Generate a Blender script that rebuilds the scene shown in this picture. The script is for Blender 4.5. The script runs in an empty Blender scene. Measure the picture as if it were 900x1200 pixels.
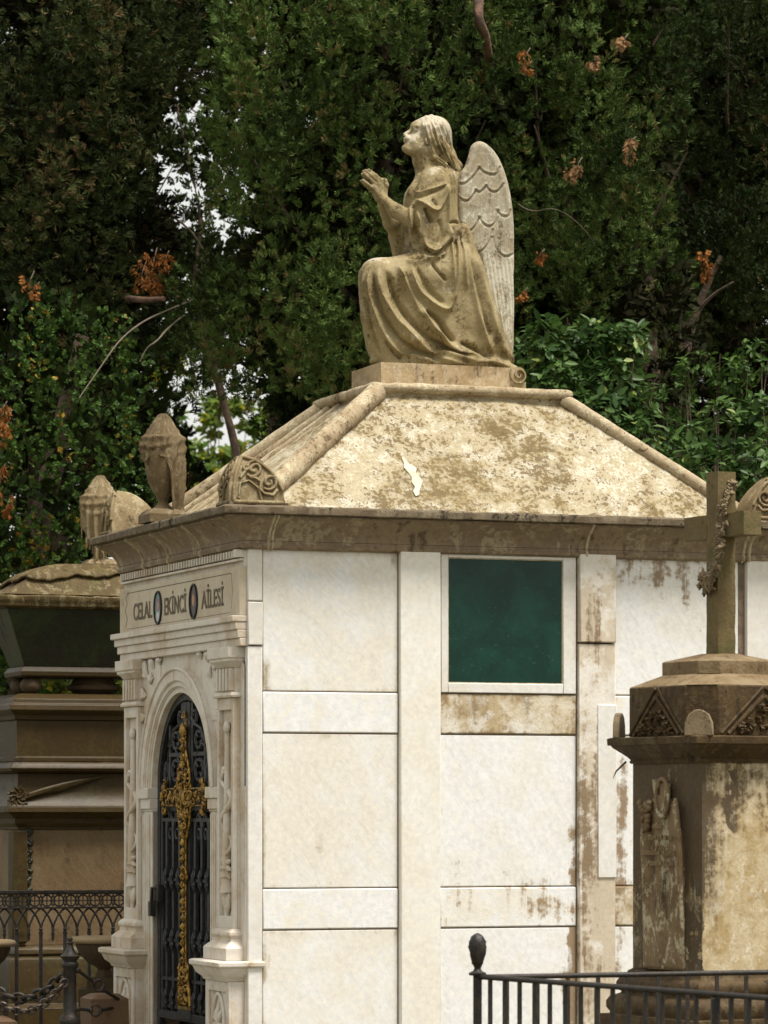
import bpy, bmesh, math, random, os
import numpy as np
from mathutils import Vector, Matrix

SKIP = set()
random.seed(7)
rng = np.random.default_rng(7)
scene = bpy.context.scene
COL = scene.collection
R = math.radians
A = R(20.5)                      # the tomb's long side is turned this much from the picture plane
CA, SA = math.cos(A), math.sin(A)
F = 4300.0                       # focal length in pixels of the 900 x 1200 photograph
CX, CY = -0.5616, 15.0           # near corner of the mausoleum
EYE, HOR = 1.6, 950.0


def empty(name, loc=(0, 0, 0), rz=0.0):
    o = bpy.data.objects.new(name, None)
    o.empty_display_size = 0.2
    COL.objects.link(o)
    o.location = loc
    o.rotation_euler = (0, 0, rz)
    return o


def tag(o, label=None, cat=None, group=None, kind=None):
    if label: o['label'] = label
    if cat: o['category'] = cat
    if group: o['group'] = group
    if kind: o['kind'] = kind
    return o


def copy_tree(o, parent=None):
    c = o.copy()
    COL.objects.link(c)
    if parent is not None:
        c.parent = parent
    for ch in list(o.children):
        copy_tree(ch, c)
    return c


class MB:
    """collects shapes, builds ONE mesh object"""
    def __init__(self):
        self.v = []; self.f = []; self.n = 0

    def add(self, verts, faces):
        b = self.n
        self.v.extend([tuple(p) for p in verts])
        self.f.extend([tuple(i + b for i in f) for f in faces])
        self.n += len(verts)
        return self

    def box(self, x0, x1, y0, y1, z0, z1):
        v = [(x, y, z) for z in (z0, z1) for y in (y0, y1) for x in (x0, x1)]
        return self.add(v, [(0, 2, 3, 1), (4, 5, 7, 6), (0, 1, 5, 4), (2, 6, 7, 3), (0, 4, 6, 2), (1, 3, 7, 5)])

    def boxg(self, x0, x1, y0, y1, z0, z1, step=0.03):
        """box with subdivided faces so that it can be roughened"""
        nx, ny, nz = [max(1, int(round(abs(d) / step))) for d in (x1 - x0, y1 - y0, z1 - z0)]
        X = np.linspace(x0, x1, nx + 1); Y = np.linspace(y0, y1, ny + 1); Z = np.linspace(z0, z1, nz + 1)
        idx = {}; vs = []; fs = []
        def vid(i, j, k):
            q = (i, j, k)
            if q not in idx:
                idx[q] = len(vs); vs.append((X[i], Y[j], Z[k]))
            return idx[q]
        for i in range(nx):
            for j in range(ny):
                fs.append((vid(i, j, 0), vid(i, j + 1, 0), vid(i + 1, j + 1, 0), vid(i + 1, j, 0)))
                fs.append((vid(i, j, nz), vid(i + 1, j, nz), vid(i + 1, j + 1, nz), vid(i, j + 1, nz)))
        for i in range(nx):
            for k in range(nz):
                fs.append((vid(i, 0, k), vid(i + 1, 0, k), vid(i + 1, 0, k + 1), vid(i, 0, k + 1)))
                fs.append((vid(i, ny, k), vid(i, ny, k + 1), vid(i + 1, ny, k + 1), vid(i + 1, ny, k)))
        for j in range(ny):
            for k in range(nz):
                fs.append((vid(0, j, k), vid(0, j, k + 1), vid(0, j + 1, k + 1), vid(0, j + 1, k)))
                fs.append((vid(nx, j, k), vid(nx, j + 1, k), vid(nx, j + 1, k + 1), vid(nx, j, k + 1)))
        return self.add(vs, fs)

    def prism(self, poly, axis, d0, d1):
        n = len(poly)
        def P(a, b, d):
            return {'x': (d, a, b), 'y': (a, d, b), 'z': (a, b, d)}[axis]
        v = [P(a, b, d0) for a, b in poly] + [P(a, b, d1) for a, b in poly]
        f = [tuple(range(n)), tuple(range(2 * n - 1, n - 1, -1))]
        f += [(i, i + n, (i + 1) % n + n, (i + 1) % n) for i in range(n)]
        return self.add(v, f)

    def tube(self, pts, r, n=8, caps=True, closed=False, flat=None):
        pts = [Vector(p) for p in pts]
        m = len(pts)
        rs = [r] * m if np.isscalar(r) else list(r)
        vs = []; up = None
        for i in range(m):
            a = pts[(i - 1) % m] if (closed or i > 0) else pts[0]
            b = pts[(i + 1) % m] if (closed or i < m - 1) else pts[-1]
            t = (b - a)
            t = t.normalized() if t.length > 1e-9 else Vector((0, 0, 1))
            if up is None:
                up = Vector((0, 0, 1)) if abs(t.z) < 0.9 else Vector((1, 0, 0))
                if flat is not None: up = Vector(flat)
            s = t.cross(up)
            if s.length < 1e-6: s = t.orthogonal()
            s.normalize()
            u = s.cross(t).normalized()
            up = u if flat is None else Vector(flat)
            for k in range(n):
                an = 2 * math.pi * k / n
                vs.append(pts[i] + (s * math.cos(an) + u * math.sin(an)) * rs[i])
        fs = []
        for i in range(m if closed else m - 1):
            j = (i + 1) % m
            for k in range(n):
                l = (k + 1) % n
                fs.append((i * n + k, i * n + l, j * n + l, j * n + k))
        if caps and not closed:
            fs.append(tuple(range(n - 1, -1, -1)))
            fs.append(tuple((m - 1) * n + k for k in range(n)))
        return self.add(vs, fs)

    def lathe(self, prof, c=(0, 0, 0), n=32, rf=None):
        vs = []; m = len(prof)
        for r, z in prof:
            for k in range(n):
                an = 2 * math.pi * k / n
                rr = r * (rf(an, z) if rf else 1)
                vs.append((c[0] + rr * math.cos(an), c[1] + rr * math.sin(an), c[2] + z))
        fs = [(i * n + k, i * n + (k + 1) % n, (i + 1) * n + (k + 1) % n, (i + 1) * n + k)
              for i in range(m - 1) for k in range(n)]
        fs.append(tuple(range(n - 1, -1, -1))); fs.append(tuple((m - 1) * n + k for k in range(n)))
        return self.add(vs, fs)

    def ball(self, c, r, n=10, m=7):
        rx, ry, rz = (r, r, r) if np.isscalar(r) else r
        vs = [(c[0], c[1], c[2] - rz)]
        for i in range(1, m):
            ph = -math.pi / 2 + math.pi * i / m
            for k in range(n):
                an = 2 * math.pi * k / n
                vs.append((c[0] + rx * math.cos(ph) * math.cos(an), c[1] + ry * math.cos(ph) * math.sin(an), c[2] + rz * math.sin(ph)))
        vs.append((c[0], c[1], c[2] + rz))
        fs = [(0, 1 + (k + 1) % n, 1 + k) for k in range(n)]
        for i in range(m - 2):
            for k in range(n):
                a = 1 + i * n + k; b = 1 + i * n + (k + 1) % n
                fs.append((a, b, b + n, a + n))
        t = len(vs) - 1; b0 = 1 + (m - 2) * n
        fs += [(b0 + k, b0 + (k + 1) % n, t) for k in range(n)]
        return self.add(vs, fs)

    def sweep(self, prof, x0, x1, y0, y1, step=None, ky=1.0, jit=None, cham=0.0):
        """profile (outward offset, z) swept round a rectangle; ky scales the offset along y"""
        rings = []
        for (o, z) in prof:
            X0, X1, Y0, Y1 = x0 - o, x1 + o, y0 - o * ky, y1 + o * ky
            if cham > 0:
                c = cham
                cs = [(X0 + c, Y0), (X1 - c, Y0), (X1, Y0 + c), (X1, Y1 - c), (X1 - c, Y1), (X0 + c, Y1), (X0, Y1 - c), (X0, Y0 + c)]
            else:
                cs = [(X0, Y0), (X1, Y0), (X1, Y1), (X0, Y1)]
            ring = []
            for i in range(len(cs)):
                a, b = cs[i], cs[(i + 1) % len(cs)]
                if step:
                    la = [x1 - x0, y1 - y0][i % 2] if not cham else math.dist(a, b)
                    k = max(1, int(round(la / step)))
                    if cham: k = 1 if i % 2 else max(1, int(round([x1 - x0, y1 - y0][(i // 2) % 2] / step)))
                else: k = 1
                for q in range(k):
                    ring.append((a[0] + (b[0] - a[0]) * q / k, a[1] + (b[1] - a[1]) * q / k, z))
            rings.append(ring)
        n = len(rings[0])
        vs = [p for r_ in rings for p in r_]
        if jit: vs = [jit(p) for p in vs]
        fs = [(i * n + k, i * n + (k + 1) % n, (i + 1) * n + (k + 1) % n, (i + 1) * n + k)
              for i in range(len(rings) - 1) for k in range(n)]
        fs.append(tuple(range(n - 1, -1, -1))); fs.append(tuple((len(rings) - 1) * n + k for k in range(n)))
        return self.add(vs, fs)

    def build(self, name, mat, parent=None, bevel=0.0, smooth=35, rough=0.0, rs=20.0, seg=2, loc=None):
        me = bpy.data.meshes.new(name)
        me.from_pydata(self.v, [], self.f)
        bm = bmesh.new(); bm.from_mesh(me)
        bmesh.ops.recalc_face_normals(bm, faces=bm.faces)
        bm.to_mesh(me); bm.free()
        if rough > 0: roughen(me, rough, rs)
        if smooth:
            me.shade_smooth(); me.set_sharp_from_angle(angle=R(smooth))
        if mat: me.materials.append(mat)
        o = bpy.data.objects.new(name, me)
        COL.objects.link(o)
        if parent is not None: o.parent = parent
        if loc: o.location = loc
        if bevel > 0:
            b = o.modifiers.new('bevel', 'BEVEL'); b.width = bevel; b.segments = seg
            b.limit_method = 'ANGLE'; b.angle_limit = R(40)
        return o


def hash3(ix, iy, iz):
    h = (ix * 374761393 + iy * 668265263 + iz * 2147483647 * 0 + iz * 1274126177) & 0xffffffff
    h = ((h ^ (h >> 13)) * 1274126177) & 0xffffffff
    return ((h ^ (h >> 16)) & 0xffff) / 32767.5 - 1.0


def vnoise(P):
    """value noise, P (n,3) -> (n,) in -1..1"""
    P = np.asarray(P, dtype=np.float64)
    I = np.floor(P).astype(np.int64); f = P - I
    f = f * f * (3 - 2 * f)
    out = 0
    for dx in (0, 1):
        for dy in (0, 1):
            for dz in (0, 1):
                w = (f[:, 0] if dx else 1 - f[:, 0]) * (f[:, 1] if dy else 1 - f[:, 1]) * (f[:, 2] if dz else 1 - f[:, 2])
                out = out + w * hash3(I[:, 0] + dx, I[:, 1] + dy, I[:, 2] + dz)
    return out


def fbm(P, oct=3):
    P = np.asarray(P, dtype=np.float64); s = 0; a = 1; t = 0
    for i in range(oct):
        s = s + a * vnoise(P * 2 ** i + 17.3 * i); t += a; a *= 0.5
    return s / t


def co_array(me):
    a = np.empty(len(me.vertices) * 3); me.vertices.foreach_get('co', a)
    return a.reshape(-1, 3)


def roughen(me, amp, sc):
    co = co_array(me)
    no = np.empty(len(me.vertices) * 3); me.vertices.foreach_get('normal', no); no = no.reshape(-1, 3)
    d = fbm(co * sc, 3)
    chip = fbm(co * sc * 0.6 + 31.7, 2)
    d = d * amp - np.clip(chip - 0.35, 0, 1) * amp * 4
    co += no * d[:, None]
    me.vertices.foreach_set('co', co.ravel()); me.update()


def mesh_from_np(name, V, Q, mat, parent=None, smooth=False, attr=None, tri=False):
    me = bpy.data.meshes.new(name)
    k = Q.shape[1]
    me.vertices.add(len(V)); me.vertices.foreach_set('co', V.astype(np.float32).ravel())
    me.loops.add(Q.size); me.loops.foreach_set('vertex_index', Q.astype(np.int32).ravel())
    me.polygons.add(len(Q))
    me.polygons.foreach_set('loop_start', np.arange(0, Q.size, k, dtype=np.int32))
    me.polygons.foreach_set('loop_total', np.full(len(Q), k, dtype=np.int32))
    me.update(calc_edges=True)
    if attr is not None:
        a = me.attributes.new('rnd', 'FLOAT', 'FACE'); a.data.foreach_set('value', attr.astype(np.float32))
    if smooth: me.shade_smooth()
    if mat: me.materials.append(mat)
    o = bpy.data.objects.new(name, me)
    COL.objects.link(o)
    if parent is not None: o.parent = parent
    return o


# ---- signed distance sculpting -------------------------------------------------
class Field:
    def __init__(self, lo, hi, h):
        self.lo = np.array(lo, float); self.h = h
        self.n = [int(math.ceil((hi[i] - lo[i]) / h)) + 1 for i in range(3)]
        self.F = np.full(self.n, 1.0, np.float32)
        self.ax = [(self.lo[i] + np.arange(self.n[i]) * h).astype(np.float32) for i in range(3)]

    def _sl(self, lo, hi, m):
        s = []
        for i in range(3):
            a = int(math.floor((lo[i] - m - self.lo[i]) / self.h)); b = int(math.ceil((hi[i] + m - self.lo[i]) / self.h)) + 1
            s.append(slice(max(a, 0), min(max(b, 0), self.n[i])))
        return tuple(s)

    def op(self, fn, lo, hi, k=0.01, sub=False):
        s = self._sl(lo, hi, k + 3 * self.h)
        if any(q.stop <= q.start for q in s): return
        X = self.ax[0][s[0]][:, None, None]; Y = self.ax[1][s[1]][None, :, None]; Z = self.ax[2][s[2]][None, None, :]
        d = fn(X, Y, Z).astype(np.float32)
        f = self.F[s]
        if sub:
            d = -d; h = np.maximum(k - np.abs(f - d), 0) / k
            self.F[s] = np.maximum(f, d) + h * h * k * 0.25
        else:
            h = np.maximum(k - np.abs(f - d), 0) / k
            self.F[s] = np.minimum(f, d) - h * h * k * 0.25

    def cone(self, a, b, ra, rb, k=0.01, sub=False):
        a = np.array(a, float); b = np.array(b, float); ab = b - a; L2 = max(float(ab @ ab), 1e-9)
        def fn(X, Y, Z):
            px, py, pz = X - a[0], Y - a[1], Z - a[2]
            t = np.clip((px * ab[0] + py * ab[1] + pz * ab[2]) / L2, 0, 1)
            return np.sqrt((px - t * ab[0]) ** 2 + (py - t * ab[1]) ** 2 + (pz - t * ab[2]) ** 2) - (ra + (rb - ra) * t)
        m = max(ra, rb)
        self.op(fn, np.minimum(a, b) - m, np.maximum(a, b) + m, k, sub)

    def path(self, pts, rs, k=0.01, sub=False):
        if np.isscalar(rs): rs = [rs] * len(pts)
        for i in range(len(pts) - 1): self.cone(pts[i], pts[i + 1], rs[i], rs[i + 1], k, sub)

    def ell(self, c, r, k=0.01, M=None, sub=False):
        c = np.array(c, float); r = np.array(r, float)
        M = np.eye(3) if M is None else np.array(M)
        def fn(X, Y, Z):
            x, y, z = X - c[0], Y - c[1], Z - c[2]
            a = (M[0, 0] * x + M[0, 1] * y + M[0, 2] * z) / r[0]
            b = (M[1, 0] * x + M[1, 1] * y + M[1, 2] * z) / r[1]
            d = (M[2, 0] * x + M[2, 1] * y + M[2, 2] * z) / r[2]
            k0 = np.sqrt(a * a + b * b + d * d)
            k1 = np.sqrt((a / r[0]) ** 2 + (b / r[1]) ** 2 + (d / r[2]) ** 2)
            return k0 * (k0 - 1) / np.maximum(k1, 1e-6)
        m = r.max(); self.op(fn, c - m, c + m, k, sub)

    def slab(self, poly, y0, T, Rr, k=0.01, yf=None):
        """outline in the xz plane inflated to half thickness T with edge rounding Rr"""
        poly = np.array(poly, float)
        def fn(X, Y, Z):
            x = X[:, 0, 0][:, None]; z = Z[0, 0, :][None, :]
            d2 = poly_sdf(poly, x, z)
            q = np.clip(1 + d2 / Rr, 0, 4)                 # 0 deep inside .. 1 at the edge
            yc = y0 if yf is None else yf(x, z)
            yy = (Y - (yc if np.isscalar(yc) else yc[:, None, :])) / T
            g = np.sqrt(q[:, None, :] ** 2 + yy * yy) - 1
            return g * min(T, Rr)
        lo = (poly[:, 0].min(), y0 - T - .1, poly[:, 1].min()); hi = (poly[:, 0].max(), y0 + T + .1, poly[:, 1].max())
        self.op(fn, lo, hi, k)

    def mesh(self):
        Fv = self.F; n = self.n
        ins = Fv < 0
        c = [ins[i:n[0] - 1 + i, j:n[1] - 1 + j, k:n[2] - 1 + k] for i in (0, 1) for j in (0, 1) for k in (0, 1)]
        al = c[0].copy(); an = c[0].copy()
        for q in c[1:]: al &= q; an |= q
        act = an & ~al
        I = np.argwhere(act)
        vid = np.full(act.shape, -1, np.int32); vid[act] = np.arange(len(I))
        pos = np.zeros((len(I), 3)); cnt = np.zeros(len(I))
        corners = [(i, j, k) for i in (0, 1) for j in (0, 1) for k in (0, 1)]
        val = {q: Fv[I[:, 0] + q[0], I[:, 1] + q[1], I[:, 2] + q[2]] for q in corners}
        for a in corners:
            for ax in range(3):
                if a[ax]: continue
                b = list(a); b[ax] = 1; b = tuple(b)
                va, vb = val[a], val[b]
                m = (va < 0) != (vb < 0)
                t = np.where(m, va / np.where(m, va - vb, 1), 0)
                p = np.tile(np.array(a, float), (len(I), 1)); p[:, ax] += t
                pos[m] += p[m]; cnt[m] += 1
        pos /= cnt[:, None]
        V = self.lo + (I + pos) * self.h
        Q = []
        for ax in range(3):
            o = [(1, 2), (2, 0), (0, 1)][ax]
            sl = [slice(1, -1)] * 3; sl[ax] = slice(0, n[ax] - 1)
            sa = tuple(sl); sl2 = list(sl); sl2[ax] = slice(1, n[ax]); sb = tuple(sl2)
            a = ins[sa]; b = ins[sb]
            E = np.argwhere(a != b)
            if not len(E): continue
            fl = a[E[:, 0], E[:, 1], E[:, 2]]
            P = E.copy()
            for q in range(3):
                if q != ax: P[:, q] += 1
            def cell(d0, d1):
                C = P.copy(); C[:, o[0]] -= d0; C[:, o[1]] -= d1
                return vid[C[:, 0], C[:, 1], C[:, 2]]
            q4 = np.stack([cell(1, 1), cell(0, 1), cell(0, 0), cell(1, 0)], 1)
            q4[~fl] = q4[~fl][:, ::-1]
            Q.append(q4)
        return V, np.concatenate(Q)


def poly_sdf(poly, x, z):
    n = len(poly); d = np.full(np.broadcast(x, z).shape, 1e9); s = np.ones(d.shape)
    for i in range(n):
        a = poly[i]; b = poly[(i - 1) % n]
        ex, ez = b[0] - a[0], b[1] - a[1]
        wx, wz = x - a[0], z - a[1]
        t = np.clip((wx * ex + wz * ez) / max(ex * ex + ez * ez, 1e-12), 0, 1)
        d = np.minimum(d, (wx - ex * t) ** 2 + (wz - ez * t) ** 2)
        c1 = z >= a[1]; c2 = z < b[1]; c3 = ex * wz > ez * wx
        fl = (c1 & c2 & c3) | (~c1 & ~c2 & ~c3)
        s = np.where(fl, -s, s)
    return s * np.sqrt(d)


def smooth_poly(pts, it=2, closed=True):
    P = [np.array(p, float) for p in pts]
    for _ in range(it):
        Qn = []; n = len(P)
        if not closed: Qn.append(P[0])
        for i in range(n if closed else n - 1):
            a, b = P[i], P[(i + 1) % n]
            Qn += [a * .75 + b * .25, a * .25 + b * .75]
        if not closed: Qn.append(P[-1])
        P = Qn
    return [tuple(p) for p in P]


def vnormals(V, Q):
    a, b, c, d = V[Q[:, 0]], V[Q[:, 1]], V[Q[:, 2]], V[Q[:, 3]]
    fn = np.cross(c - a, d - b)
    N = np.zeros_like(V)
    for k in range(4): np.add.at(N, Q[:, k], fn)
    return N / np.maximum(np.linalg.norm(N, axis=1), 1e-12)[:, None]


def relax(V, Q, it=1, lam=.5):
    E = np.concatenate([Q[:, [0, 1]], Q[:, [1, 2]], Q[:, [2, 3]], Q[:, [3, 0]]])
    for _ in range(it):
        S = np.zeros_like(V); C = np.zeros(len(V))
        np.add.at(S, E[:, 0], V[E[:, 1]]); np.add.at(C, E[:, 0], 1)
        np.add.at(S, E[:, 1], V[E[:, 0]]); np.add.at(C, E[:, 1], 1)
        V = V + lam * (S / C[:, None] - V)
    return V


def dist_curve(P2, pts):
    """distance of 2D points to a polyline, and the parameter 0..1 along it"""
    pts = np.array(pts, float)
    L = np.r_[0, np.cumsum(np.linalg.norm(np.diff(pts, axis=0), axis=1))]; T = L[-1]
    best = np.full(len(P2), 1e18); par = np.zeros(len(P2))
    for i in range(len(pts) - 1):
        a = pts[i]; e = pts[i + 1] - a; l2 = max(e @ e, 1e-9)
        w = P2 - a; t = np.clip((w @ e) / l2, 0, 1)
        q = w - t[:, None] * e; d = (q * q).sum(1)
        m = d < best; best[m] = d[m]; par[m] = (L[i] + t[m] * (L[i + 1] - L[i])) / T
    return np.sqrt(best), par


def spiral(c, r0, turns, dirn=1, a0=0.0, n=26, r1=0.006):
    out = []
    for i in range(n):
        t = i / (n - 1)
        r = r0 + (r1 - r0) * t
        an = a0 + dirn * turns * 2 * math.pi * t
        out.append((c[0] + r * math.cos(an), c[1] + r * math.sin(an)))
    return out
# ---- materials -----------------------------------------------------------------
class NT:
    def __init__(self, name):
        self.m = bpy.data.materials.new(name); self.m.use_nodes = True
        self.t = self.m.node_tree; self.t.nodes.clear()
        self.out = self.t.nodes.new('ShaderNodeOutputMaterial')

    def n(self, typ, ins=None, **props):
        nd = self.t.nodes.new(typ)
        for k, v in props.items(): setattr(nd, k, v)
        for k, v in (ins or {}).items(): self.set(nd, k, v)
        return nd

    def set(self, nd, k, v):
        s = nd.inputs[k]
        if hasattr(v, 'is_output') or isinstance(v, bpy.types.NodeSocket): self.t.links.new(v, s)
        elif isinstance(v, (tuple, list)) and len(v) == 3 and s.type == 'RGBA': s.default_value = (*v, 1)
        else: s.default_value = v

    def math(self, op, a, b=0.0, c=None, clamp=False):
        nd = self.n('ShaderNodeMath', {0: a, 1: b}, operation=op, use_clamp=clamp)
        if c is not None: self.set(nd, 2, c)
        return nd.outputs[0]

    def mix(self, f, a, b, mode='MIX'):
        nd = self.t.nodes.new('ShaderNodeMix'); nd.data_type = 'RGBA'; nd.blend_type = mode
        self.set(nd, 0, f); self.set(nd, 6, a); self.set(nd, 7, b)
        return nd.outputs[2]

    def noise(self, vec, scale, detail=4, rough=.55, dist=0.0):
        return self.n('ShaderNodeTexNoise', {'Vector': vec, 'Scale': scale, 'Detail': detail, 'Roughness': rough, 'Distortion': dist}).outputs[0]

    def smooth(self, v, lo, hi):
        nd = self.n('ShaderNodeMapRange', {0: v, 1: lo, 2: hi, 3: 0.0, 4: 1.0}, interpolation_type='SMOOTHSTEP')
        return nd.outputs[0]

    def scalevec(self, vec, s):
        return self.n('ShaderNodeVectorMath', {0: vec, 1: s}, operation='MULTIPLY').outputs[0]

    def coords(self, shift=True):
        tc = self.n('ShaderNodeTexCoord')
        v = tc.outputs['Object']
        if shift:
            oi = self.n('ShaderNodeObjectInfo')
            r = self.math('MULTIPLY', oi.outputs['Random'], 37.0)
            v = self.n('ShaderNodeVectorMath', {0: v, 1: r}, operation='ADD').outputs[0]
        return tc, v


def stone(name, base=(.72, .66, .56), warm=(.62, .49, .30), stain=(.24, .17, .09), amt=.5, warm_amt=.4,
          streak=.5, edge=0.0, zones=(), rough=.6, bump=.25, spots=0.0, vein=0.0, moss=0.0, mosscol=(.06, .075, .015),
          scale=1.0, pale=None, pale_amt=0.0, spec=.3, shift=True, horiz=False, topmoss=0.0, grain=1.0, warmcover=.5, zwob=.12, grit=.25, pblobs=(), crisp=1.0, pbias=0.0):
    """weathered stone: base colour, broad warm discolouring, streaky dark stains, optional soft stained areas"""
    T = NT(name); tc, v = T.coords(shift)
    loc = tc.outputs['Object']
    big = T.noise(v, 2.2 * scale, 5, .6, .4)
    mid = T.noise(v, 9 * scale, 6, .62, .3)
    fine = T.noise(v, 45 * scale, 4, .6)
    st = T.noise(T.scalevec(v, (1.0, 1.0, 9.0) if horiz else (14.0, 14.0, 1.1)), 1.6 * scale, 5, .6, .3)
    gz = T.math('MULTIPLY', T.math('SUBTRACT', fine, .5), 3.2 * grit)
    C3 = lambda n_, w_: T.math('MULTIPLY', T.math('SUBTRACT', n_, .5), 3.2 * w_)
    wv = T.math('ADD', T.math('ADD', T.math('ADD', C3(big, .55), C3(mid, .45)), (.5 - warmcover) * 4), gz)
    col = T.mix(T.math('MULTIPLY', T.smooth(wv, -.14 * crisp, .20 * crisp), warm_amt), base, warm)
    if pale is not None:
        pv = T.math('ADD', T.math('ADD', C3(T.noise(T.scalevec(v, (1.7, 1.7, 1.2)), 5.5 * scale, 6, .68, .5), .7), C3(st, .3)), gz)
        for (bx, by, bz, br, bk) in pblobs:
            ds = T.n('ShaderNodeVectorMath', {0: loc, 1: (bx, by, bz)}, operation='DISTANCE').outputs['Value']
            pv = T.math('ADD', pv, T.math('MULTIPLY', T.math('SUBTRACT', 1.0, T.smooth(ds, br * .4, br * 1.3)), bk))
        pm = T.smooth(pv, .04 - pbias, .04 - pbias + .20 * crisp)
        col = T.mix(T.math('MULTIPLY', pm, pale_amt), col, pale)
    # stain value, centred on 0
    s = T.math('ADD', C3(big, .35), T.math('ADD', C3(st, .15 + .45 * streak), C3(mid, .45 - .25 * streak)))
    s = T.math('ADD', T.math('ADD', s, (amt - .5) * 1.3 - .10), gz)
    if edge > 0:
        g = tc.outputs['Generated']
        sep = T.n('ShaderNodeSeparateXYZ', {0: g})
        ex = T.math('ABSOLUTE', T.math('SUBTRACT', sep.outputs[0], .5)); ez = T.math('ABSOLUTE', T.math('SUBTRACT', sep.outputs[2], .5))
        e = T.smooth(T.math('MAXIMUM', ex, ez), .42, .505)
        s = T.math('ADD', s, T.math('MULTIPLY', e, edge * 2.2))
    if zones:
        sp = T.n('ShaderNodeSeparateXYZ', {0: loc})
        wob = T.math('ADD', T.math('MULTIPLY', T.math('SUBTRACT', mid, .5), .10), T.math('MULTIPLY', T.math('SUBTRACT', big, .5), zwob))
        xx = T.math('ADD', sp.outputs[0], wob); zz = T.math('ADD', sp.outputs[2], T.math('MULTIPLY', wob, 1.5))
        for (x0, x1, z0, z1, k, so) in zones:
            a = T.math('MULTIPLY', T.smooth(xx, x0 - so, x0 + so), T.math('SUBTRACT', 1.0, T.smooth(xx, x1 - so, x1 + so)))
            b = T.math('MULTIPLY', T.smooth(zz, z0 - so * 2, z0 + so * 2), T.math('SUBTRACT', 1.0, T.smooth(zz, z1 - so * 2, z1 + so * 2)))
            s = T.math('ADD', s, T.math('MULTIPLY', T.math('MULTIPLY', a, b), k))
    sm = T.math('MULTIPLY', T.smooth(s, .02, .02 + .34 * crisp), .93)
    col = T.mix(sm, col, stain)
    if moss > 0:
        mm = T.smooth(T.math('ADD', T.math('MULTIPLY', T.noise(v, 3.3 * scale, 6, .65, .5), .75), T.math('MULTIPLY', fine, .25)), .66 - moss * .3, .78 - moss * .2)
        col = T.mix(T.math('MULTIPLY', mm, .85), col, mosscol)
    if spots > 0:
        vo = T.n('ShaderNodeTexVoronoi', {'Vector': v, 'Scale': 60 * scale}).outputs[0]
        spm = T.math('MULTIPLY', T.smooth(vo, .28, .12), T.smooth(mid, .5, .62))
        col = T.mix(T.math('MULTIPLY', spm, spots), col, tuple(c * .35 for c in stain))
    if vein > 0:
        rv = T.n('ShaderNodeVectorRotate', {'Vector': v, 'Angle': R(38)}, rotation_type='Y_AXIS').outputs[0]
        vn = T.noise(T.scalevec(rv, (7.0, 7.0, 1.1)), 1.7, 6, .68, .9)
        vm = T.math('SUBTRACT', 1.0, T.smooth(T.math('ABSOLUTE', T.math('SUBTRACT', vn, .5)), .0, .028))
        col = T.mix(T.math('MULTIPLY', vm, vein), col, (.50, .46, .40))
    # grain
    gr = T.n('ShaderNodeMapRange', {0: fine, 1: .25, 2: .75, 3: 1 - .14 * grain, 4: 1 + .10 * grain}).outputs[0]
    cc = T.n('ShaderNodeCombineXYZ', {0: gr, 1: gr, 2: gr}).outputs[0]
    col = T.mix(1.0, col, cc, 'MULTIPLY')
    h = T.math('ADD', T.math('MULTIPLY', mid, .5), T.math('ADD', T.math('MULTIPLY', fine, .35), T.math('MULTIPLY', T.noise(v, 160 * scale, 2, .5), .15)))
    h = T.math('SUBTRACT', h, T.math('MULTIPLY', sm, .1))
    bp = T.n('ShaderNodeBump', {'Height': h, 'Strength': bump, 'Distance': .02})
    ro = T.math('ADD', rough, T.math('MULTIPLY', sm, .15), clamp=True)
    b = T.n('ShaderNodeBsdfPrincipled', {'Base Color': col, 'Roughness': ro, 'Normal': bp.outputs[0], 'Specular IOR Level': spec})
    T.t.links.new(b.outputs[0], T.out.inputs[0])
    return T.m


def simple(name, col, rough=.6, metal=0.0, var=.3, col2=None, sc=20, bump=.2, spec=.4):
    T = NT(name); tc, v = T.coords(True)
    nz = T.noise(v, sc, 5, .6)
    c2 = col2 or tuple(c * (1 - var) for c in col)
    c = T.mix(T.smooth(nz, .4, .65), col, c2)
    bp = T.n('ShaderNodeBump', {'Height': T.noise(v, sc * 4, 4, .6), 'Strength': bump, 'Distance': .01})
    b = T.n('ShaderNodeBsdfPrincipled', {'Base Color': c, 'Roughness': T.math('ADD', rough, T.math('MULTIPLY', T.math('SUBTRACT', nz, .5), .4), clamp=True), 'Metallic': metal, 'Normal': bp.outputs[0], 'Specular IOR Level': spec})
    T.t.links.new(b.outputs[0], T.out.inputs[0])
    return T.m


def leaf(name, c1, c2, c3=None, f3=.9, rough=.65, spec=.08, trans=.25, brown=None, nsc=1.5):
    """leaves: colour varies leaf by leaf and from bough to bough"""
    T = NT(name); tc, v = T.coords(False)
    at = T.n('ShaderNodeAttribute', attribute_name='rnd').outputs['Fac']
    nz = T.noise(v, nsc, 4, .6)
    nb = T.noise(v, nsc * .5, 2, .5)
    c = T.mix(T.smooth(T.math('ADD', T.math('MULTIPLY', at, .42), T.math('ADD', T.math('MULTIPLY', nz, .45), T.math('MULTIPLY', nb, .35))), .42, .80), c1, c2)
    if c3: c = T.mix(T.smooth(at, f3, f3 + .02), c, c3)
    if brown:
        bz = T.noise(v, 2.3, 3, .5)
        c = T.mix(T.math('MULTIPLY', T.smooth(bz, .66, .72), .8), c, brown)
    b = T.n('ShaderNodeBsdfPrincipled', {'Base Color': c, 'Roughness': rough, 'Specular IOR Level': spec})
    tr = T.n('ShaderNodeBsdfTranslucent', {'Color': c})
    mx = T.n('ShaderNodeMixShader', {0: trans, 1: b.outputs[0], 2: tr.outputs[0]})
    T.t.links.new(mx.outputs[0], T.out.inputs[0])
    return T.m


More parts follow.
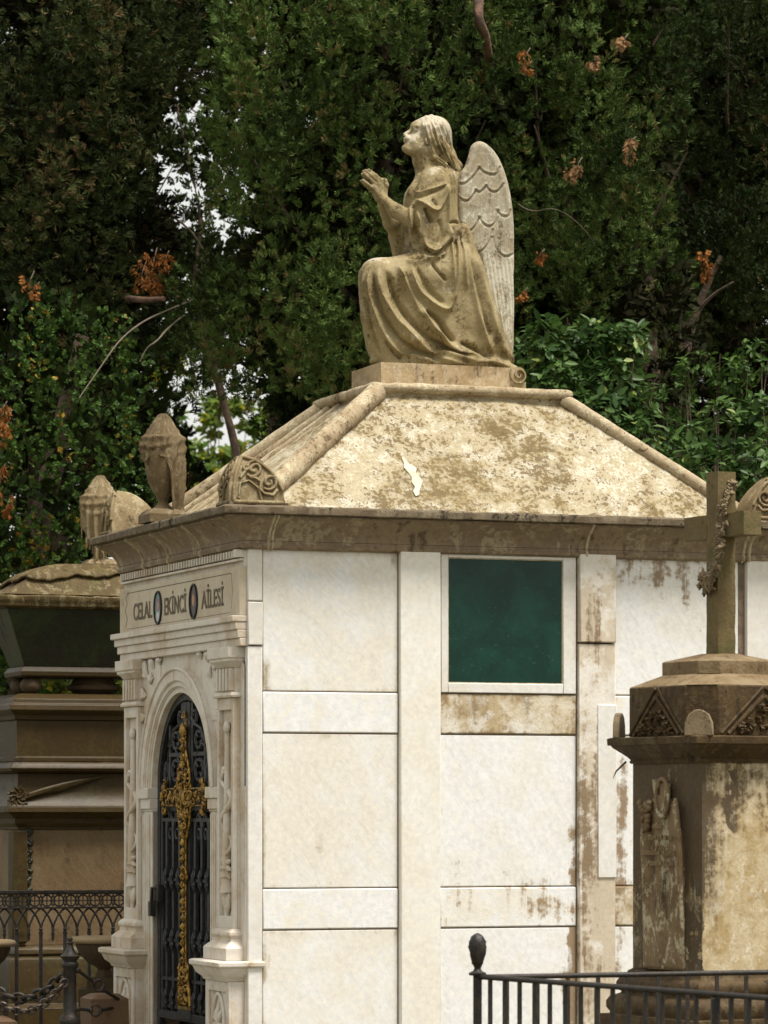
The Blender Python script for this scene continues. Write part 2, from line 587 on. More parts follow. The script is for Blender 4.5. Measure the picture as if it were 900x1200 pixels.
WH = (.80, .79, .765); WM = (.74, .66, .52); ST = (.30, .22, .12)
M = {}
M['panel'] = stone('white_marble_panel', WH, WM, ST, amt=.38, warm_amt=.55, warmcover=.46, streak=.2, crisp=1.8, edge=.14, zones=((.04, .10, 2.09, 2.22, .5, .02), (.04, .085, .9, 1.9, .20, .012), (.0, 2.4, 2.61, 2.70, .16, .03), (.04, .2, .9, 1.1, .12, .05)), bump=.10, vein=.17, rough=.45)
M['panel_window_bay'] = stone('marble_below_window', WH, WM, (.26, .17, .08), amt=.36, warm_amt=.25, streak=.4, edge=.05, bump=.10, vein=.17, rough=.45, shift=False,
    zones=((1.43, 1.5, 1.0, 1.55, .45, .02), (1.41, 1.5, .1, 1.12, .42, .02), (1.33, 1.5, .7, .95, .2, .05), (1.25, 1.46, 1.27, 1.34, .3, .02)))
M['panel_right_bay'] = stone('marble_right_bay', WH, WM, (.25, .16, .08), amt=.36, warm_amt=.3, streak=.5, edge=.05, bump=.10, vein=.17, rough=.45, shift=False,
    zones=((1.6, 1.74, 1.25, 1.83, .40, .03), (1.6, 2.3, 2.57, 2.72, .30, .04), (1.6, 1.75, .1, 1.15, .2, .03)))
M['rail_clean'] = stone('marble_rail', WH, (.74, .66, .50), ST, amt=.36, warm_amt=.5, streak=.3, edge=.12, bump=.12, vein=.04, rough=.5)
M['rail_brown'] = stone('marble_rail_under_window', (.66, .58, .45), (.46, .35, .20), (.25, .17, .085), amt=.56, warm_amt=.9, streak=.3, edge=.10, bump=.3, rough=.6, warmcover=.5, pale=(.72, .68, .60), pale_amt=.75)
M['rail_part'] = stone('marble_rail_part_stained', WH, WM, (.28, .18, .08), amt=.42, warm_amt=.5, streak=.6, edge=.04, bump=.2, rough=.5, shift=False,
    zones=((1.25, 1.5, 1.1, 1.29, .30, .05), (.9, 1.0, 1.2, 1.29, .15, .04)))
M['pilaster_clean'] = stone('marble_pilaster', (.80, .77, .70), (.76, .69, .56), ST, amt=.28, warm_amt=.5, streak=.5, edge=.0, bump=.06, rough=.42)
M['pilaster_brown'] = stone('marble_pilaster_brown', (.76, .71, .63), (.52, .42, .29), (.22, .15, .085), amt=.46, warm_amt=.8, streak=.8, bump=.18, rough=.55, shift=False,
    zones=((1.50, 1.575, 2.30, 2.75, .34, .018), (1.3, 1.6, .0, 2.30, .26, .03), (1.56, 1.8, 1.0, 2.3, -.12, .02)), warmcover=.46)
M['corner'] = stone('marble_corner_strip', (.74, .71, .66), (.66, .60, .50), (.32, .25, .16), amt=.36, warm_amt=.5, streak=.7, bump=.12, rough=.5)
M['front'] = stone('carved_marble_front', (0.6834, 0.6271, 0.5503), (0.5012, 0.3877, 0.2576), (0.2278, 0.1483, 0.082), amt=.46, warm_amt=.75, streak=.5, bump=.2, rough=.6, warmcover=.5, crisp=1.5, grit=.3)
M['name'] = stone('name_panel_marble', (0.5651, 0.4881, 0.3654), (0.4674, 0.3609, 0.2334), (0.2174, 0.138, 0.0812), amt=.42, warm_amt=.6, streak=.4, bump=.12, rough=.55, horiz=True)
M['cornice'] = stone('cornice_stone', (0.1997, 0.1445, 0.0933), (0.283, 0.2065, 0.1269), (0.0999, 0.0661, 0.0409), amt=.52, warm_amt=.6, streak=.75, bump=.25, rough=.6, pale=(0.4535, 0.381, 0.239), pale_amt=.45)
M['slab'] = stone('cornice_top_slab', (0.1285, 0.0933, 0.0547), (0.2056, 0.1663, 0.1056), (0.0235, 0.0162, 0.0094), amt=.60, grit=.5, warm_amt=.8, streak=.5, bump=.5, rough=.8)
M['mortar'] = simple('old_mortar', (.50, .42, .28), .9, bump=.6, col2=(.3, .24, .15))
M['roof'] = stone('roof_stone', (0.4278, 0.3607, 0.2348), (0.2652, 0.1971, 0.0891), (0.1455, 0.1007, 0.0445), amt=.54, grit=.8, crisp=.8, warm_amt=.9, streak=.25, bump=.7, rough=.85, spots=.8, horiz=True,
    scale=1.35, pale=(.58, .535, .43), pale_amt=.68, shift=False, warmcover=.50, grain=2.2)
M['roll'] = stone('roof_roll_stone', (0.4048, 0.3192, 0.2043), (0.2904, 0.2087, 0.1135), (0.1056, 0.0696, 0.0378), amt=.52, grit=.6, warm_amt=.8, streak=.3, bump=.6, rough=.85, spots=.5, scale=1.5, grain=1.6, pale=(0.6113, 0.5557, 0.3744), pale_amt=.5)
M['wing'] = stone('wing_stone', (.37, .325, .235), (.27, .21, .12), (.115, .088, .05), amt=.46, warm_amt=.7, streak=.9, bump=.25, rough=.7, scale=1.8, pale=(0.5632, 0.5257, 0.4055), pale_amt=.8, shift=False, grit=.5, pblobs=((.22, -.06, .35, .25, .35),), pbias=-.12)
M['ornament'] = stone('ornament_stone', (0.228, 0.1678, 0.0858), (0.1646, 0.114, 0.0525), (0.0569, 0.039, 0.0191), amt=.52, warm_amt=.7, streak=.4, bump=.45, rough=.8, spots=.5, scale=2.0, pale=(0.4114, 0.3538, 0.2168), pale_amt=.5, shift=False)
M['urn'] = stone('urn_stone', (0.1447, 0.1017, 0.0513), (0.1098, 0.0756, 0.0342), (0.0449, 0.0307, 0.0132), amt=.5, warm_amt=.7, streak=.5, bump=.3, rough=.8, scale=2.0, pale=(0.3017, 0.2513, 0.1465), pale_amt=.4, shift=False)
M['dark_reveal'] = simple('joint_backing', (.22, .165, .11), .9)
M['glass'] = None
M['iron'] = simple('black_iron', (.018, .016, .014), .5, .15, col2=(.040, .028, .018), sc=30, bump=.3)
M['gate_iron'] = simple('gate_iron', (.030, .031, .032), .5, .15, col2=(.015, .015, .015), sc=40, bump=.2)
M['gold'] = simple('worn_gold', (.42, .25, .06), .45, .8, col2=(.10, .055, .018), sc=35, bump=.35)
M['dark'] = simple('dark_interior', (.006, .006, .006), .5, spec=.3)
M['letter'] = simple('bronze_letter', (.16, .125, .075), .6, .2, var=.4)
M['engrave'] = simple('engraved_line', (.16, .12, .08), .8)
M['cap_stone'] = stone('dark_weathered_stone', (0.0557, 0.0314, 0.0108), (0.0861, 0.051, 0.0156), (0.0162, 0.0096, 0.0035), amt=.52, warm_amt=.8, streak=.4, bump=.45, rough=.7, spots=.4, pale=(0.195, 0.1549, 0.0829), pale_amt=.25, scale=1.6, shift=False)
M['cap_top'] = stone('top_lit_cap_stone', (0.2177, 0.1605, 0.0872), (0.1554, 0.1008, 0.0454), (0.0518, 0.0321, 0.0158), amt=.50, warm_amt=.8, streak=.3, bump=.4, rough=.75, scale=2.0)  # paler than the cap sides: light from above put into the colour
M['block'] = stone('monument_block_stone', (.54, .44, .28), (.36, .24, .09), (.07, .046, .025), amt=.42, warm_amt=.8, streak=.35, bump=.2, rough=.7, spots=.6, scale=2.0, shift=False,
    zones=((-.5, .5, 1.60, 1.9, .50, .06), (-.5, -.06, 1.42, 1.64, .40, .06), (-.5, -.14, 1.2, 1.5, .30, .05), (-.5, -.19, .9, 1.9, .25, .03), (-.5, -.222, .9, 1.9, .6, .004), (-.115, -.085, 1.55, 1.74, .6, .012)), zwob=.25, grain=2, pale=(.66, .58, .45), pale_amt=.6, crisp=1.6)
M['scroll'] = stone('scroll_stone', (0.208, 0.1406, 0.0748), (0.144, 0.0888, 0.0408), (0.056, 0.0333, 0.017), amt=.52, warm_amt=.9, streak=1.0, bump=.3, rough=.7, scale=1.5, pale=(0.5248, 0.4636, 0.3123), pale_amt=.7, shift=False)
M['cross'] = stone('mossy_cross_stone', (0.1353, 0.0965, 0.0417), (0.1716, 0.127, 0.0543), (0.0468, 0.0331, 0.0125), amt=.48, warm_amt=.7, streak=.4, bump=.4, rough=.8, moss=.55, mosscol=(.085, .085, .02), scale=2.2, shift=False)
M['garland'] = stone('garland_stone', (0.2312, 0.1744, 0.104), (0.1632, 0.1163, 0.0612), (0.0544, 0.0388, 0.0184), amt=.5, warm_amt=.7, bump=.3, rough=.8, moss=.25, scale=3, shift=False)
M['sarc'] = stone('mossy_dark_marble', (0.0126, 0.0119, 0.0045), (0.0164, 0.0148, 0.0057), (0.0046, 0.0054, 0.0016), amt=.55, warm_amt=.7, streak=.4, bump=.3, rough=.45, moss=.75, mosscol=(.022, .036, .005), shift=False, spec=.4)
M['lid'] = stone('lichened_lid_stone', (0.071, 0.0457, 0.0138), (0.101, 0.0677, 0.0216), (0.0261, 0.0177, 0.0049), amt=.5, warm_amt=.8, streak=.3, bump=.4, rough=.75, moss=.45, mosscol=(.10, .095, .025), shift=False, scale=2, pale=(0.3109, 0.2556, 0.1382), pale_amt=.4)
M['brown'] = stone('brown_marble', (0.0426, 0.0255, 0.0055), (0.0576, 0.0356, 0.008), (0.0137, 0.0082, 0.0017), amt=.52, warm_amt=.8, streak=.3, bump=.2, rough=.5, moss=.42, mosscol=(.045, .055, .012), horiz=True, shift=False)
M['pinkish'] = stone('veined_pink_marble', (0.1634, 0.1119, 0.0553), (0.1337, 0.0816, 0.0349), (0.0644, 0.0387, 0.016), amt=.48, warm_amt=.8, streak=.3, bump=.3, rough=.55, vein=.05, shift=False)
M['planter'] = stone('planter_stone', (0.0725, 0.047, 0.0239), (0.0543, 0.036, 0.0156), (0.0182, 0.0119, 0.0052), amt=.5, warm_amt=.7, bump=.35, rough=.8, moss=.4, mosscol=(.05, .05, .015), shift=False)
M['planter_rim'] = stone('planter_rim_stone', (0.3396, 0.2497, 0.1442), (0.2749, 0.1892, 0.094), (0.1051, 0.0681, 0.0314), amt=.45, warm_amt=.7, bump=.3, rough=.8, shift=False)
M['column'] = stone('pink_column_stone', (0.1305, 0.0762, 0.0405), (0.1087, 0.061, 0.0314), (0.0543, 0.0305, 0.0135), amt=.45, bump=.2)
M['ground'] = stone('gravelly_soil', (.10, .095, .055), (.13, .11, .065), (.06, .05, .03), amt=.5, bump=.8, rough=.95, moss=.4, shift=False)
M['path'] = stone('stone_path', (.26, .23, .19), (.22, .18, .13), (.10, .08, .06), amt=.5, bump=.4, rough=.9, shift=False)
M['bark'] = simple('brown_bark', (.13, .085, .055), .9, col2=(.055, .04, .028), sc=14, bump=.9)
M['bark_red'] = simple('reddish_bark', (.20, .11, .07), .9, col2=(.08, .05, .035), sc=14, bump=.9)
M['twig'] = simple('bare_twig', (.12, .10, .07), .8, col2=(.16, .12, .08), sc=14, bump=.5)
M['cypress'] = leaf('cypress_foliage', (.018, .032, .007), (.10, .155, .036), (.16, .12, .045), .965, brown=None, trans=.1)
M['cypress_dull'] = leaf('dull_cypress_foliage', (.014, .022, .006), (.055, .072, .020), (.13, .09, .04), .93, trans=.15, brown=(.10, .065, .03))
M['cypress_dark'] = leaf('dark_cypress_foliage', (.011, .019, .005), (.036, .052, .013), (.10, .07, .03), .98, trans=.15)
M['ivy'] = leaf('ivy_foliage', (.028, .065, .014), (.085, .15, .028), (.35, .20, .03), .985, rough=.5, spec=.15, trans=.2)
M['laurel'] = leaf('laurel_leaves', (.030, .068, .016), (.095, .165, .040), (.22, .27, .07), .86, rough=.42, spec=.22, trans=.25)
M['bright'] = leaf('sunlit_leaves', (.08, .15, .03), (.20, .26, .05), (.45, .42, .05), .8, trans=.5)
M['yellow'] = leaf('yellow_leaves', (.35, .34, .03), (.55, .46, .05), (.30, .35, .05), .8, trans=.5)
M['orange'] = leaf('dead_orange_leaves', (.26, .095, .025), (.34, .15, .04), (.10, .05, .02), .65, trans=.3)
M['deadbrown'] = leaf('dead_brown_leaves', (.24, .13, .06), (.34, .20, .10), (.15, .08, .04), .85, trans=.3)

T = NT('green_window_glass')
tc, v = T.coords(False)
sep = T.n('ShaderNodeSeparateXYZ', {0: tc.outputs['Generated']})
nz = T.noise(v, 6, 5, .6, .5)
dust = T.noise(T.scalevec(v, (1, 1, 1)), 70, 3, .6)
c = T.mix(T.smooth(nz, .35, .7), (.001, .023, .015), (.005, .044, .030))  # paler blotches put faint reflections into the glass colour
c = T.mix(T.math('MULTIPLY', T.smooth(dust, .62, .75), .25), c, (.10, .16, .14))
b = T.n('ShaderNodeBsdfPrincipled', {'Base Color': c, 'Roughness': T.math('ADD', .10, T.math('MULTIPLY', nz, .14)), 'Specular IOR Level': .3})
T.t.links.new(b.outputs[0], T.out.inputs[0])
M['glass'] = T.m

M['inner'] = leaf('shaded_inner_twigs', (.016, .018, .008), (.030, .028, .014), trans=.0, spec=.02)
# ================= MAUSOLEUM =================
L, W = 2.38, 1.72
TOP = 2.842
tomb = empty('mausoleum', (CX, CY, 0), A)
tag(tomb, 'white marble family mausoleum with hipped stone roof, green window and arched iron door', 'mausoleum')

MB().box(.15, L - .012, .0005, W - .012, -.2, 2.70).box(.012, .15, .0005, .42, -.2, 2.6).box(.012, .15, 1.30, W - .012, -.2, 2.6).box(.021, .15, .42, 1.30, 2.12, 2.6).build('wall_core', M['dark_reveal'], tomb)

G = .0013   # joint half width
# --- long wall facing the camera (t = 0 side); boxes go from t=-p to t=.02
def face(name, s0, s1, z0, z1, p, mat, bev=.004, label=None):
    o = MB().box(s0 + G, s1 - G, -p, .03, z0 + G, z1 - G).build(name, mat, tomb, bevel=bev)
    if label: o['label'] = label
    return o
ZT = 2.685
bays = [(.067, .66), (.845, 1.465), (1.64, 2.225)]
for i, (a, b) in enumerate(bays):
    pm = M['panel'] if i == 0 else (M['panel_window_bay'] if i == 1 else M['panel_right_bay'])
    rm1 = [M['rail_clean'], M['rail_brown'], M['rail_clean']][i]
    rm2 = [M['rail_clean'], M['rail_part'], M['rail_brown']][i]
    if i != 1: face('wall_panel', a, b, 2.091, ZT, .004, pm)
    face('rail', a, b, 1.920, 2.0885, .008, rm1, .005, 'brown stained cracked rail under the window' if i == 1 else None)
    face('wall_panel', a, b, 1.282, 1.917, .004, pm)
    face('rail', a, b, 1.112, 1.2795, .0075, rm2, .005)
    face('wall_panel', a, b, .50, 1.109, .004, pm)
# pilasters
face('pilaster', .662, .843, .50, ZT, .030, M['pilaster_clean'], .005)
face('pilaster', 1.468, 1.638, .50, 2.306, .030, M['pilaster_brown'], .005, 'brown stained lower length of the pilaster right of the window')
face('pilaster', 1.468, 1.638, 2.310, ZT, .038, M['pilaster_brown'], .005)
face('pilaster_patch', 1.552, 1.640, 1.315, 2.05, .036, M['corner'], .003, 'clean white marble patch let into the brown pilaster')
face('corner_pilaster', .0, .066, .50, 2.273, .012, M['corner'], .004)
face('corner_pilaster', .0, .066, 2.276, 2.455, .018, M['corner'], .004)
face('corner_pilaster', .0, .066, 2.458, ZT, .012, M['corner'], .004)
face('corner_pilaster', 2.255, L, .50, ZT, .028, M['corner'], .004)
# window
wf = MB()
s0, s1, z0, z1 = .849, 1.461, 2.093, 2.68
a0, a1, b0, b1 = .881, 1.402, 2.133, 2.656
wf.box(s0, a0, -.014, .03, z0, z1); wf.box(a1, s1, -.014, .03, z0, z1)
wf.box(a0, a1, -.0135, .03, z0, b0); wf.box(a0, a1, -.0135, .03, b1, z1)
win = wf.build('window_frame', M['corner'], tomb, bevel=.003)
MB().box(a0 - .01, a1 + .01, -.0045, -.0005, b0 - .01, b1 + .01).build('window_pane', M['glass'], win)
m = MB()
for q in (('h', b0), ('h', b1)): m.box(a0, a1, -.0075, -.003, q[1] - .004 if q[1] == b1 else q[1], q[1] if q[1] == b1 else q[1] + .004)
m.box(a0, a0 + .004, -.0075, -.003, b0 + .004, b1 - .004); m.box(a1 - .004, a1, -.0075, -.003, b0 + .004, b1 - .004)
m.build('putty_bead', M['mortar'], win)
# back and far side walls
MB().box(0, L, W - .03, W + .006, .5, ZT).build('back_wall', M['panel'], tomb, bevel=.004)
MB().box(L - .03, L + .006, .0, W, .5, ZT).build('side_wall', M['panel'], tomb, bevel=.004)
MB().sweep([(.10, -.3), (.10, .22), (.06, .24), (.06, .44), (.03, .47), (.03, .498), (-.1, .498)], 0, L, 0, W).build('plinth', M['front'], tomb, bevel=.006)

# --- cornice
cp = [(-.05, 2.668), (.018, 2.668), (.034, 2.676), (.038, 2.688), (.030, 2.698), (.030, 2.702)]
for i in range(11):
    u = i / 10.0
    z = 2.704 + .088 * u
    o = .034 + .070 * (u ** 1.9 if u < .72 else (.72 ** 1.9 + (u - .72) * 1.65))
    cp.append((o, z))
cp += [(.112, 2.794), (.112, 2.802), (-.05, 2.803)]
corn = MB().sweep(cp, 0, L, 0, W, step=.04).build('cornice', M['cornice'], tomb, rough=.0018, rs=18, smooth=40)
sl = [(-.10, 2.8035), (.134, 2.8035), (.139, 2.807), (.140, 2.832), (.134, 2.839), (.10, 2.843), (-.10, 2.846)]
MB().sweep(sl, 0, L, 0, W, step=.02).build('cornice_slab', M['slab'], tomb, rough=.0042, rs=26, smooth=40)
# mortar joints standing a little proud of the cyma
def cornice_joint(s, side='long'):
    pts = []
    for (o, z) in cp[1:-1]:
        pts.append((s, -o - .0005, z) if side == 'long' else (-o - .0005, s, z))
    MB().tube(pts, .0065, 6).build('mortar_joint', M['mortar'], corn, rough=.002, rs=60)
for s in (.085, .099, 1.50, 2.235, 2.262): cornice_joint(s)
for t_ in (.52, .98, 1.35): cornice_joint(t_, 'front')

# --- roof: four weathered slopes up to a small platform
PX0, PX1, PY0, PY1, PZ = .756, 1.624, .50, 1.22, 3.385
RB = .045
def slope(p00, p10, p01, p11, nx, ny):
    V = []; n = 0
    P = [np.array(q, float) for q in (p00, p10, p01, p11)]
    for j in range(ny + 1):
        v = j / ny
        for i in range(nx + 1):
            u = i / nx
            V.append((P[0] * (1 - u) + P[1] * u) * (1 - v) + (P[2] * (1 - u) + P[3] * u) * v)
    V = np.array(V)
    nrm = np.cross(P[1] - P[0], P[2] - P[0]); nrm /= np.linalg.norm(nrm)
    d = fbm(V * 6, 3) * .006 + fbm(V * 34 + 5, 2) * .0022
    c = fbm(V * 11 + 40, 3); d -= np.where(c > .25, .003, 0)
    V = V + nrm * d[:, None]
    Q = np.array([(j * (nx + 1) + i, j * (nx + 1) + i + 1, (j + 1) * (nx + 1) + i + 1, (j + 1) * (nx + 1) + i) for j in range(ny) for i in range(nx)])
    return V, Q
zb = 2.838
c0, c1, c2, c3 = (RB, RB, zb), (L - RB, RB, zb), (L - RB, W - RB, zb), (RB, W - RB, zb)
t0, t1, t2, t3 = (PX0, PY0, PZ), (PX1, PY0, PZ), (PX1, PY1, PZ), (PX0, PY1, PZ)
for k, (a, b, c, d, nx) in enumerate([(c0, c1, t0, t1, 240), (c1, c2, t1, t2, 60), (c2, c3, t2, t3, 60), (c3, c0, t3, t0, 160)]):
    V, Q = slope(a, b, c, d, nx, 90 if k in (0, 3) else 30)
    mesh_from_np('roof_slope', V, Q, M['roof'], tomb, smooth=True)
def hip(a, b, w=.034):
    m = MB()
    a, b = Vector(a), Vector(b)
    n = 22; pts = []
    for i in range(n + 1):
        p = a.lerp(b, i / n); pts.append(p + Vector((0, 0, .012)))
    m.tube(pts, w, 14, flat=(0, 0, 1))
    m.build('hip_roll', M['roll'], tomb, rough=.0035, rs=16, smooth=50)
hip(c0, t0, .044); hip(c1, t1, .029); hip(c2, t2, .029); hip(c3, t3, .034)
for q, r_ in ((.16, .020), (.33, .014)):      # flat ribs across the door side slope
    m = MB()
    a = Vector(c3).lerp(Vector(c0), q); b = Vector(t3).lerp(Vector(t0), q * 1.05)
    m.tube([a.lerp(b, i / 16) for i in range(17)], r_, 10)
    m.build('roof_rib', M['roll'], tomb, rough=.002, rs=16, smooth=50)
pl = [(-.30, 3.378), (.000, 3.378), (.004, 3.392), (.018, 3.396), (.030, 3.404), (.033, 3.418), (.028, 3.432), (.016, 3.438), (-.20, 3.438)]
MB().sweep(pl, PX0, PX1, PY0, PY1, step=.03).build('roof_platform', M['roll'], tomb, rough=.0035, rs=18, smooth=50)
# patch of fallen render on the roof
def on_roof(s, q):   # q: 0 eaves .. 1 platform
    x = s; y = RB + (PY0 - RB) * q; z = zb + (PZ - zb) * q
    return (x, y, z)
pp = [(.892, .14), (.915, .155), (.925, .20), (.940, .235), (.958, .29), (.950, .345), (.935, .37), (.948, .415), (.930, .45), (.915, .455), (.905, .50), (.893, .53), (.880, .515), (.885, .46), (.876, .42), (.893, .37), (.905, .33), (.893, .28), (.905, .235), (.886, .19)]
nrm = Vector((0, -(PZ - zb), PY0 - RB)).normalized()
pp = [(.795 + (a - .91) * .8, .30 + (b - .33) * .85) for a, b in pp]
v0 = [Vector(on_roof(s, q)) + nrm * .002 for s, q in pp]; v1 = [p + nrm * .004 for p in v0]
m = MB(); n = len(pp)
m.add(v0 + v1, [tuple(range(n)), tuple(range(n, 2 * n))] + [(i, (i + 1) % n, (i + 1) % n + n, i + n) for i in range(n)])
m.build('render_patch', simple('fresh_render', (.60, .55, .44), .9, bump=.8, col2=(.55, .47, .33)), tomb, bevel=.003, smooth=60)

# --- corner ornaments: quarter domes with carved faces
def corner_ornament(cx, cy, sx, sy):
    w, h, wt = .235, .225, .17
    n = 22; V = []; idx = {}
    def q(u): return max(0.0, 1 - u ** 2.3) ** .55
    def bend(p):
        k = max(0.0, (p[2] - TOP) / h) ** 2.6
        return (p[0] + sx * .062 * k * (1 - abs(p[0] - cx) / w * .6), p[1] + sy * .050 * k * (1 - abs(p[1] - cy) / wt * .6), p[2] - .012 * k)
    m = MB()
    g0 = []; g1 = []
    for j in range(n + 1):
        for i in range(n + 1):
            u, v = i / n, j / n
            z = h * (min(q(u), q(v)) * .90 + .10 * (1 - max(u, v)))
            g1.append(bend((cx + sx * u * w, cy + sy * v * wt, TOP - .004 + max(z, .004))))
            g0.append((cx + sx * u * w, cy + sy * v * wt, TOP - .004))
    N = n + 1
    fs = [(j * N + i, j * N + i + 1, (j + 1) * N + i + 1, (j + 1) * N + i) for j in range(n) for i in range(n)]
    m.add(g1, fs)
    for side in range(4):
        vs = []
        for k in range(N):
            a = {0: k, 1: n * N + k, 2: k * N, 3: k * N + n}[side]
            i_, j_ = a % N, a // N; zt_ = h * (min(q(i_ / n), q(j_ / n)) * .90 + .10 * (1 - max(i_, j_) / n)); zt_ = max(zt_, .004)
            for e_ in range(9):
                vs.append(bend((cx + sx * i_ / n * w, cy + sy * j_ / n * wt, TOP - .004 + zt_ * e_ / 8)))
        m.add(vs, [(9 * k + e_, 9 * k + 9 + e_, 9 * k + 10 + e_, 9 * k + 1 + e_) for k in range(n) for e_ in range(8)])
    bm_o = m.build('corner_ornament', M['ornament'], tomb, smooth=35, rough=.0015, rs=30)
    # relief: on the long face (constant y = cy) and on the door face (constant x = cx)
    r = MB()
    def L1(a, b, off=.004): return bend((cx + sx * a * w, cy - sy * off, TOP + b * h))
    def L2(a, b, off=.004): return bend((cx - sx * off, cy + sy * a * wt, TOP + b * h))
    for f in (L1, L2):
        rim = [f(u, max(.06, (q(u) * .90 + .10 * (1 - u)) * .95 - .02)) for u in np.linspace(.03, .93, 16)]
        r.tube([f(.05, .06)] + [f(.04, .3), f(.04, .6)] + rim, .0075, 7)
        r.tube([f(.04, .055), f(.95, .055)], .009, 7)
        r.tube([f(.14, .12), f(.15, .40), f(.30, .45), f(.48, .32), f(.55, .10)], .0055, 6)
        for (c_, r0, tn, di, a0) in (((.36, .68), .16, 1.4, 1, -2.4), ((.68, .44), .16, 1.5, 1, -2.2), ((.20, .72), .07, 1, -1, 0)):
            sp = spiral(c_, r0, tn, di, a0, 22, .02)
            r.tube([f(a, b, .005) for a, b in sp], .0068, 6)
        r.tube([f(.30, .52), f(.42, .50), f(.52, .44), f(.50, .30), f(.60, .22), f(.76, .20), f(.84, .30)], .008, 6)
        r.tube([f(.13, .5), f(.20, .62), f(.24, .82), f(.36, .88), f(.50, .82)], .007, 6)
    r.build('scroll_carving', M['ornament'], bm_o, smooth=60, rough=.001, rs=60)
    m2 = MB(); x0, x1 = sorted((cx - sx * .008, cx + sx * (w + .01))); y0, y1 = sorted((cy - sy * .008, cy + sy * (wt + .01)))
    m2.box(x0, x1, y0, y1, TOP - .006, TOP + .012).build('ornament_base', M['slab'], bm_o, bevel=.003)
corner_ornament(-.095, -.085, 1, 1)
corner_ornament(L + .095, -.085, -1, 1)
corner_ornament(-.095, W + .085, 1, -1)
corner_ornament(L + .095, W + .085, -1, -1)

# ================= carved door front (s < 0 side) =================
tc_ = .875
# dentils + fillet
MB().box(-.0215, -.0115, .036, W, 2.6345, 2.6678).build('dentil_ground', M['slab'], tomb)
MB().box(-.012, .02, .0, W, 2.60, 2.668).build('frieze', M['front'], tomb, bevel=.002)
m = MB()
n = 46
for i in range(n):
    t_ = .055 + (W - .07) * i / (n - 1)
    m.box(-.034, -.020, t_ - .0072, t_ + .0072, 2.638, 2.6675)
m.box(-.048, -.0125, .0, .035, 2.636, 2.6675)
m.build('dentils', M['front'], tomb, bevel=.0015)
MB().box(-.030, -.0125, .0, W, 2.622, 2.632).build('fillet', M['front'], tomb, bevel=.002)
# name panel
nf = MB().box(-.033, .02, .0, W, 2.398, 2.600).build('name_panel', M['name'], tomb, bevel=.003)
m = MB()
def gl(pts, r=.0022):   # raised dark bead following the engraved frame
    m.tube([(-.0325, a, b) for a, b in pts], r, 5)
gl([(.10, 2.576), (1.60, 2.576), (1.625, 2.555), (1.60, 2.53), (1.635, 2.50), (1.60, 2.462), (1.625, 2.425)])
gl([(1.60, 2.415), (.12, 2.415)], .0014)
gl([(.10, 2.576), (.085, 2.50), (.10, 2.43)], .0016)
m.build('engraved_frame', M['engrave'], nf, smooth=60)
def word(txt, t_left, t_right, z0, h):
    cu = bpy.data.curves.new('word', 'FONT'); cu.body = txt; cu.extrude = .02; cu.offset = .012
    ob = bpy.data.objects.new('tmp', cu); COL.objects.link(ob)
    dg = bpy.context.evaluated_depsgraph_get()
    me = bpy.data.meshes.new_from_object(ob.evaluated_get(dg))
    bpy.data.objects.remove(ob)
    co = co_array(me)
    x0, x1 = co[:, 0].min(), co[:, 0].max(); base = 0.0; cap = .70
    u = (co[:, 0] - x0) / (x1 - x0)
    out = np.stack([-.0335 - (co[:, 2] > 0) * .0022, t_left + (t_right - t_left) * u, z0 + (co[:, 1] / cap) * h], 1)
    me.vertices.foreach_set('co', out.ravel()); me.update()
    bm = bmesh.new(); bm.from_mesh(me); bmesh.ops.recalc_face_normals(bm, faces=bm.faces); bm.to_mesh(me); bm.free()
    me.materials.clear(); me.materials.append(M['letter'])
    o = bpy.data.objects.new('lettering', me); COL.objects.link(o); o.parent = nf
    return o
word('CELAL', 1.50, 1.215, 2.450, .074)
word('EK\u0130NC\u0130', 1.030, .715, 2.450, .074)
word('A\u0130LES\u0130', .500, .200, 2.450, .074)
def oval(tt, zz, a, b, bg, skin, cloth, hair):
    P = [(tt + a * math.cos(k * math.pi / 16), zz + b * math.sin(k * math.pi / 16)) for k in range(32)]
    m = MB().prism(P, 'x', -.036, -.033)
    o = m.build('oval_portrait', bg, nf, smooth=0)
    def el(c, ra, rb, d, mat, nm):
        MB().prism([(c[0] + ra * math.cos(k * math.pi / 10), c[1] + rb * math.sin(k * math.pi / 10)) for k in range(20)], 'x', -.036 - d, -.0355).build(nm, mat, o, smooth=0)
    el((tt, zz - b * .58), a * .62, b * .34, .0006, cloth, 'portrait_shoulders')
    el((tt, zz + b * .20), a * .46, b * .42, .0009, hair, 'portrait_hair')
    el((tt, zz + b * .08), a * .36, b * .34, .0012, skin, 'portrait_face')
    r = MB().tube([(-.037, tt + a * 1.02 * math.cos(k * math.pi / 16), zz + b * 1.02 * math.sin(k * math.pi / 16)) for k in range(32)], .0055, 6, closed=True)
    r.build('oval_rim', M['gate_iron'], o, smooth=60)
fl = lambda n_, c_: simple(n_, c_, .35, bump=.0, var=.25)
oval(1.122, 2.487, .050, .068, fl('portrait_teal', (.13, .26, .27)), fl('portrait_skin', (.40, .17, .12)), fl('portrait_pale_cloth', (.50, .52, .50)), fl('portrait_hair_red', (.22, .06, .06)))
oval(.606, 2.487, .050, .070, fl('portrait_brown', (.06, .035, .025)), fl('portrait_skin_warm', (.46, .20, .09)), fl('portrait_dark_cloth', (.03, .03, .035)), fl('portrait_hair_dark', (.10, .04, .02)))

# architrave in three stepped bands
m = MB()
for (z0, z1, p, ext) in ((2.372, 2.398, .064, .052), (2.340, 2.3725, .050, .036), (2.306, 2.3405, .040, .022), (2.273, 2.3065, .030, .010)):
    m.box(-p, .02, 0.0 - .004 + (.004 if p < .06 else 0), W + ext, z0, z1)
m.build('architrave', M['front'], tomb, bevel=.004, rough=0)
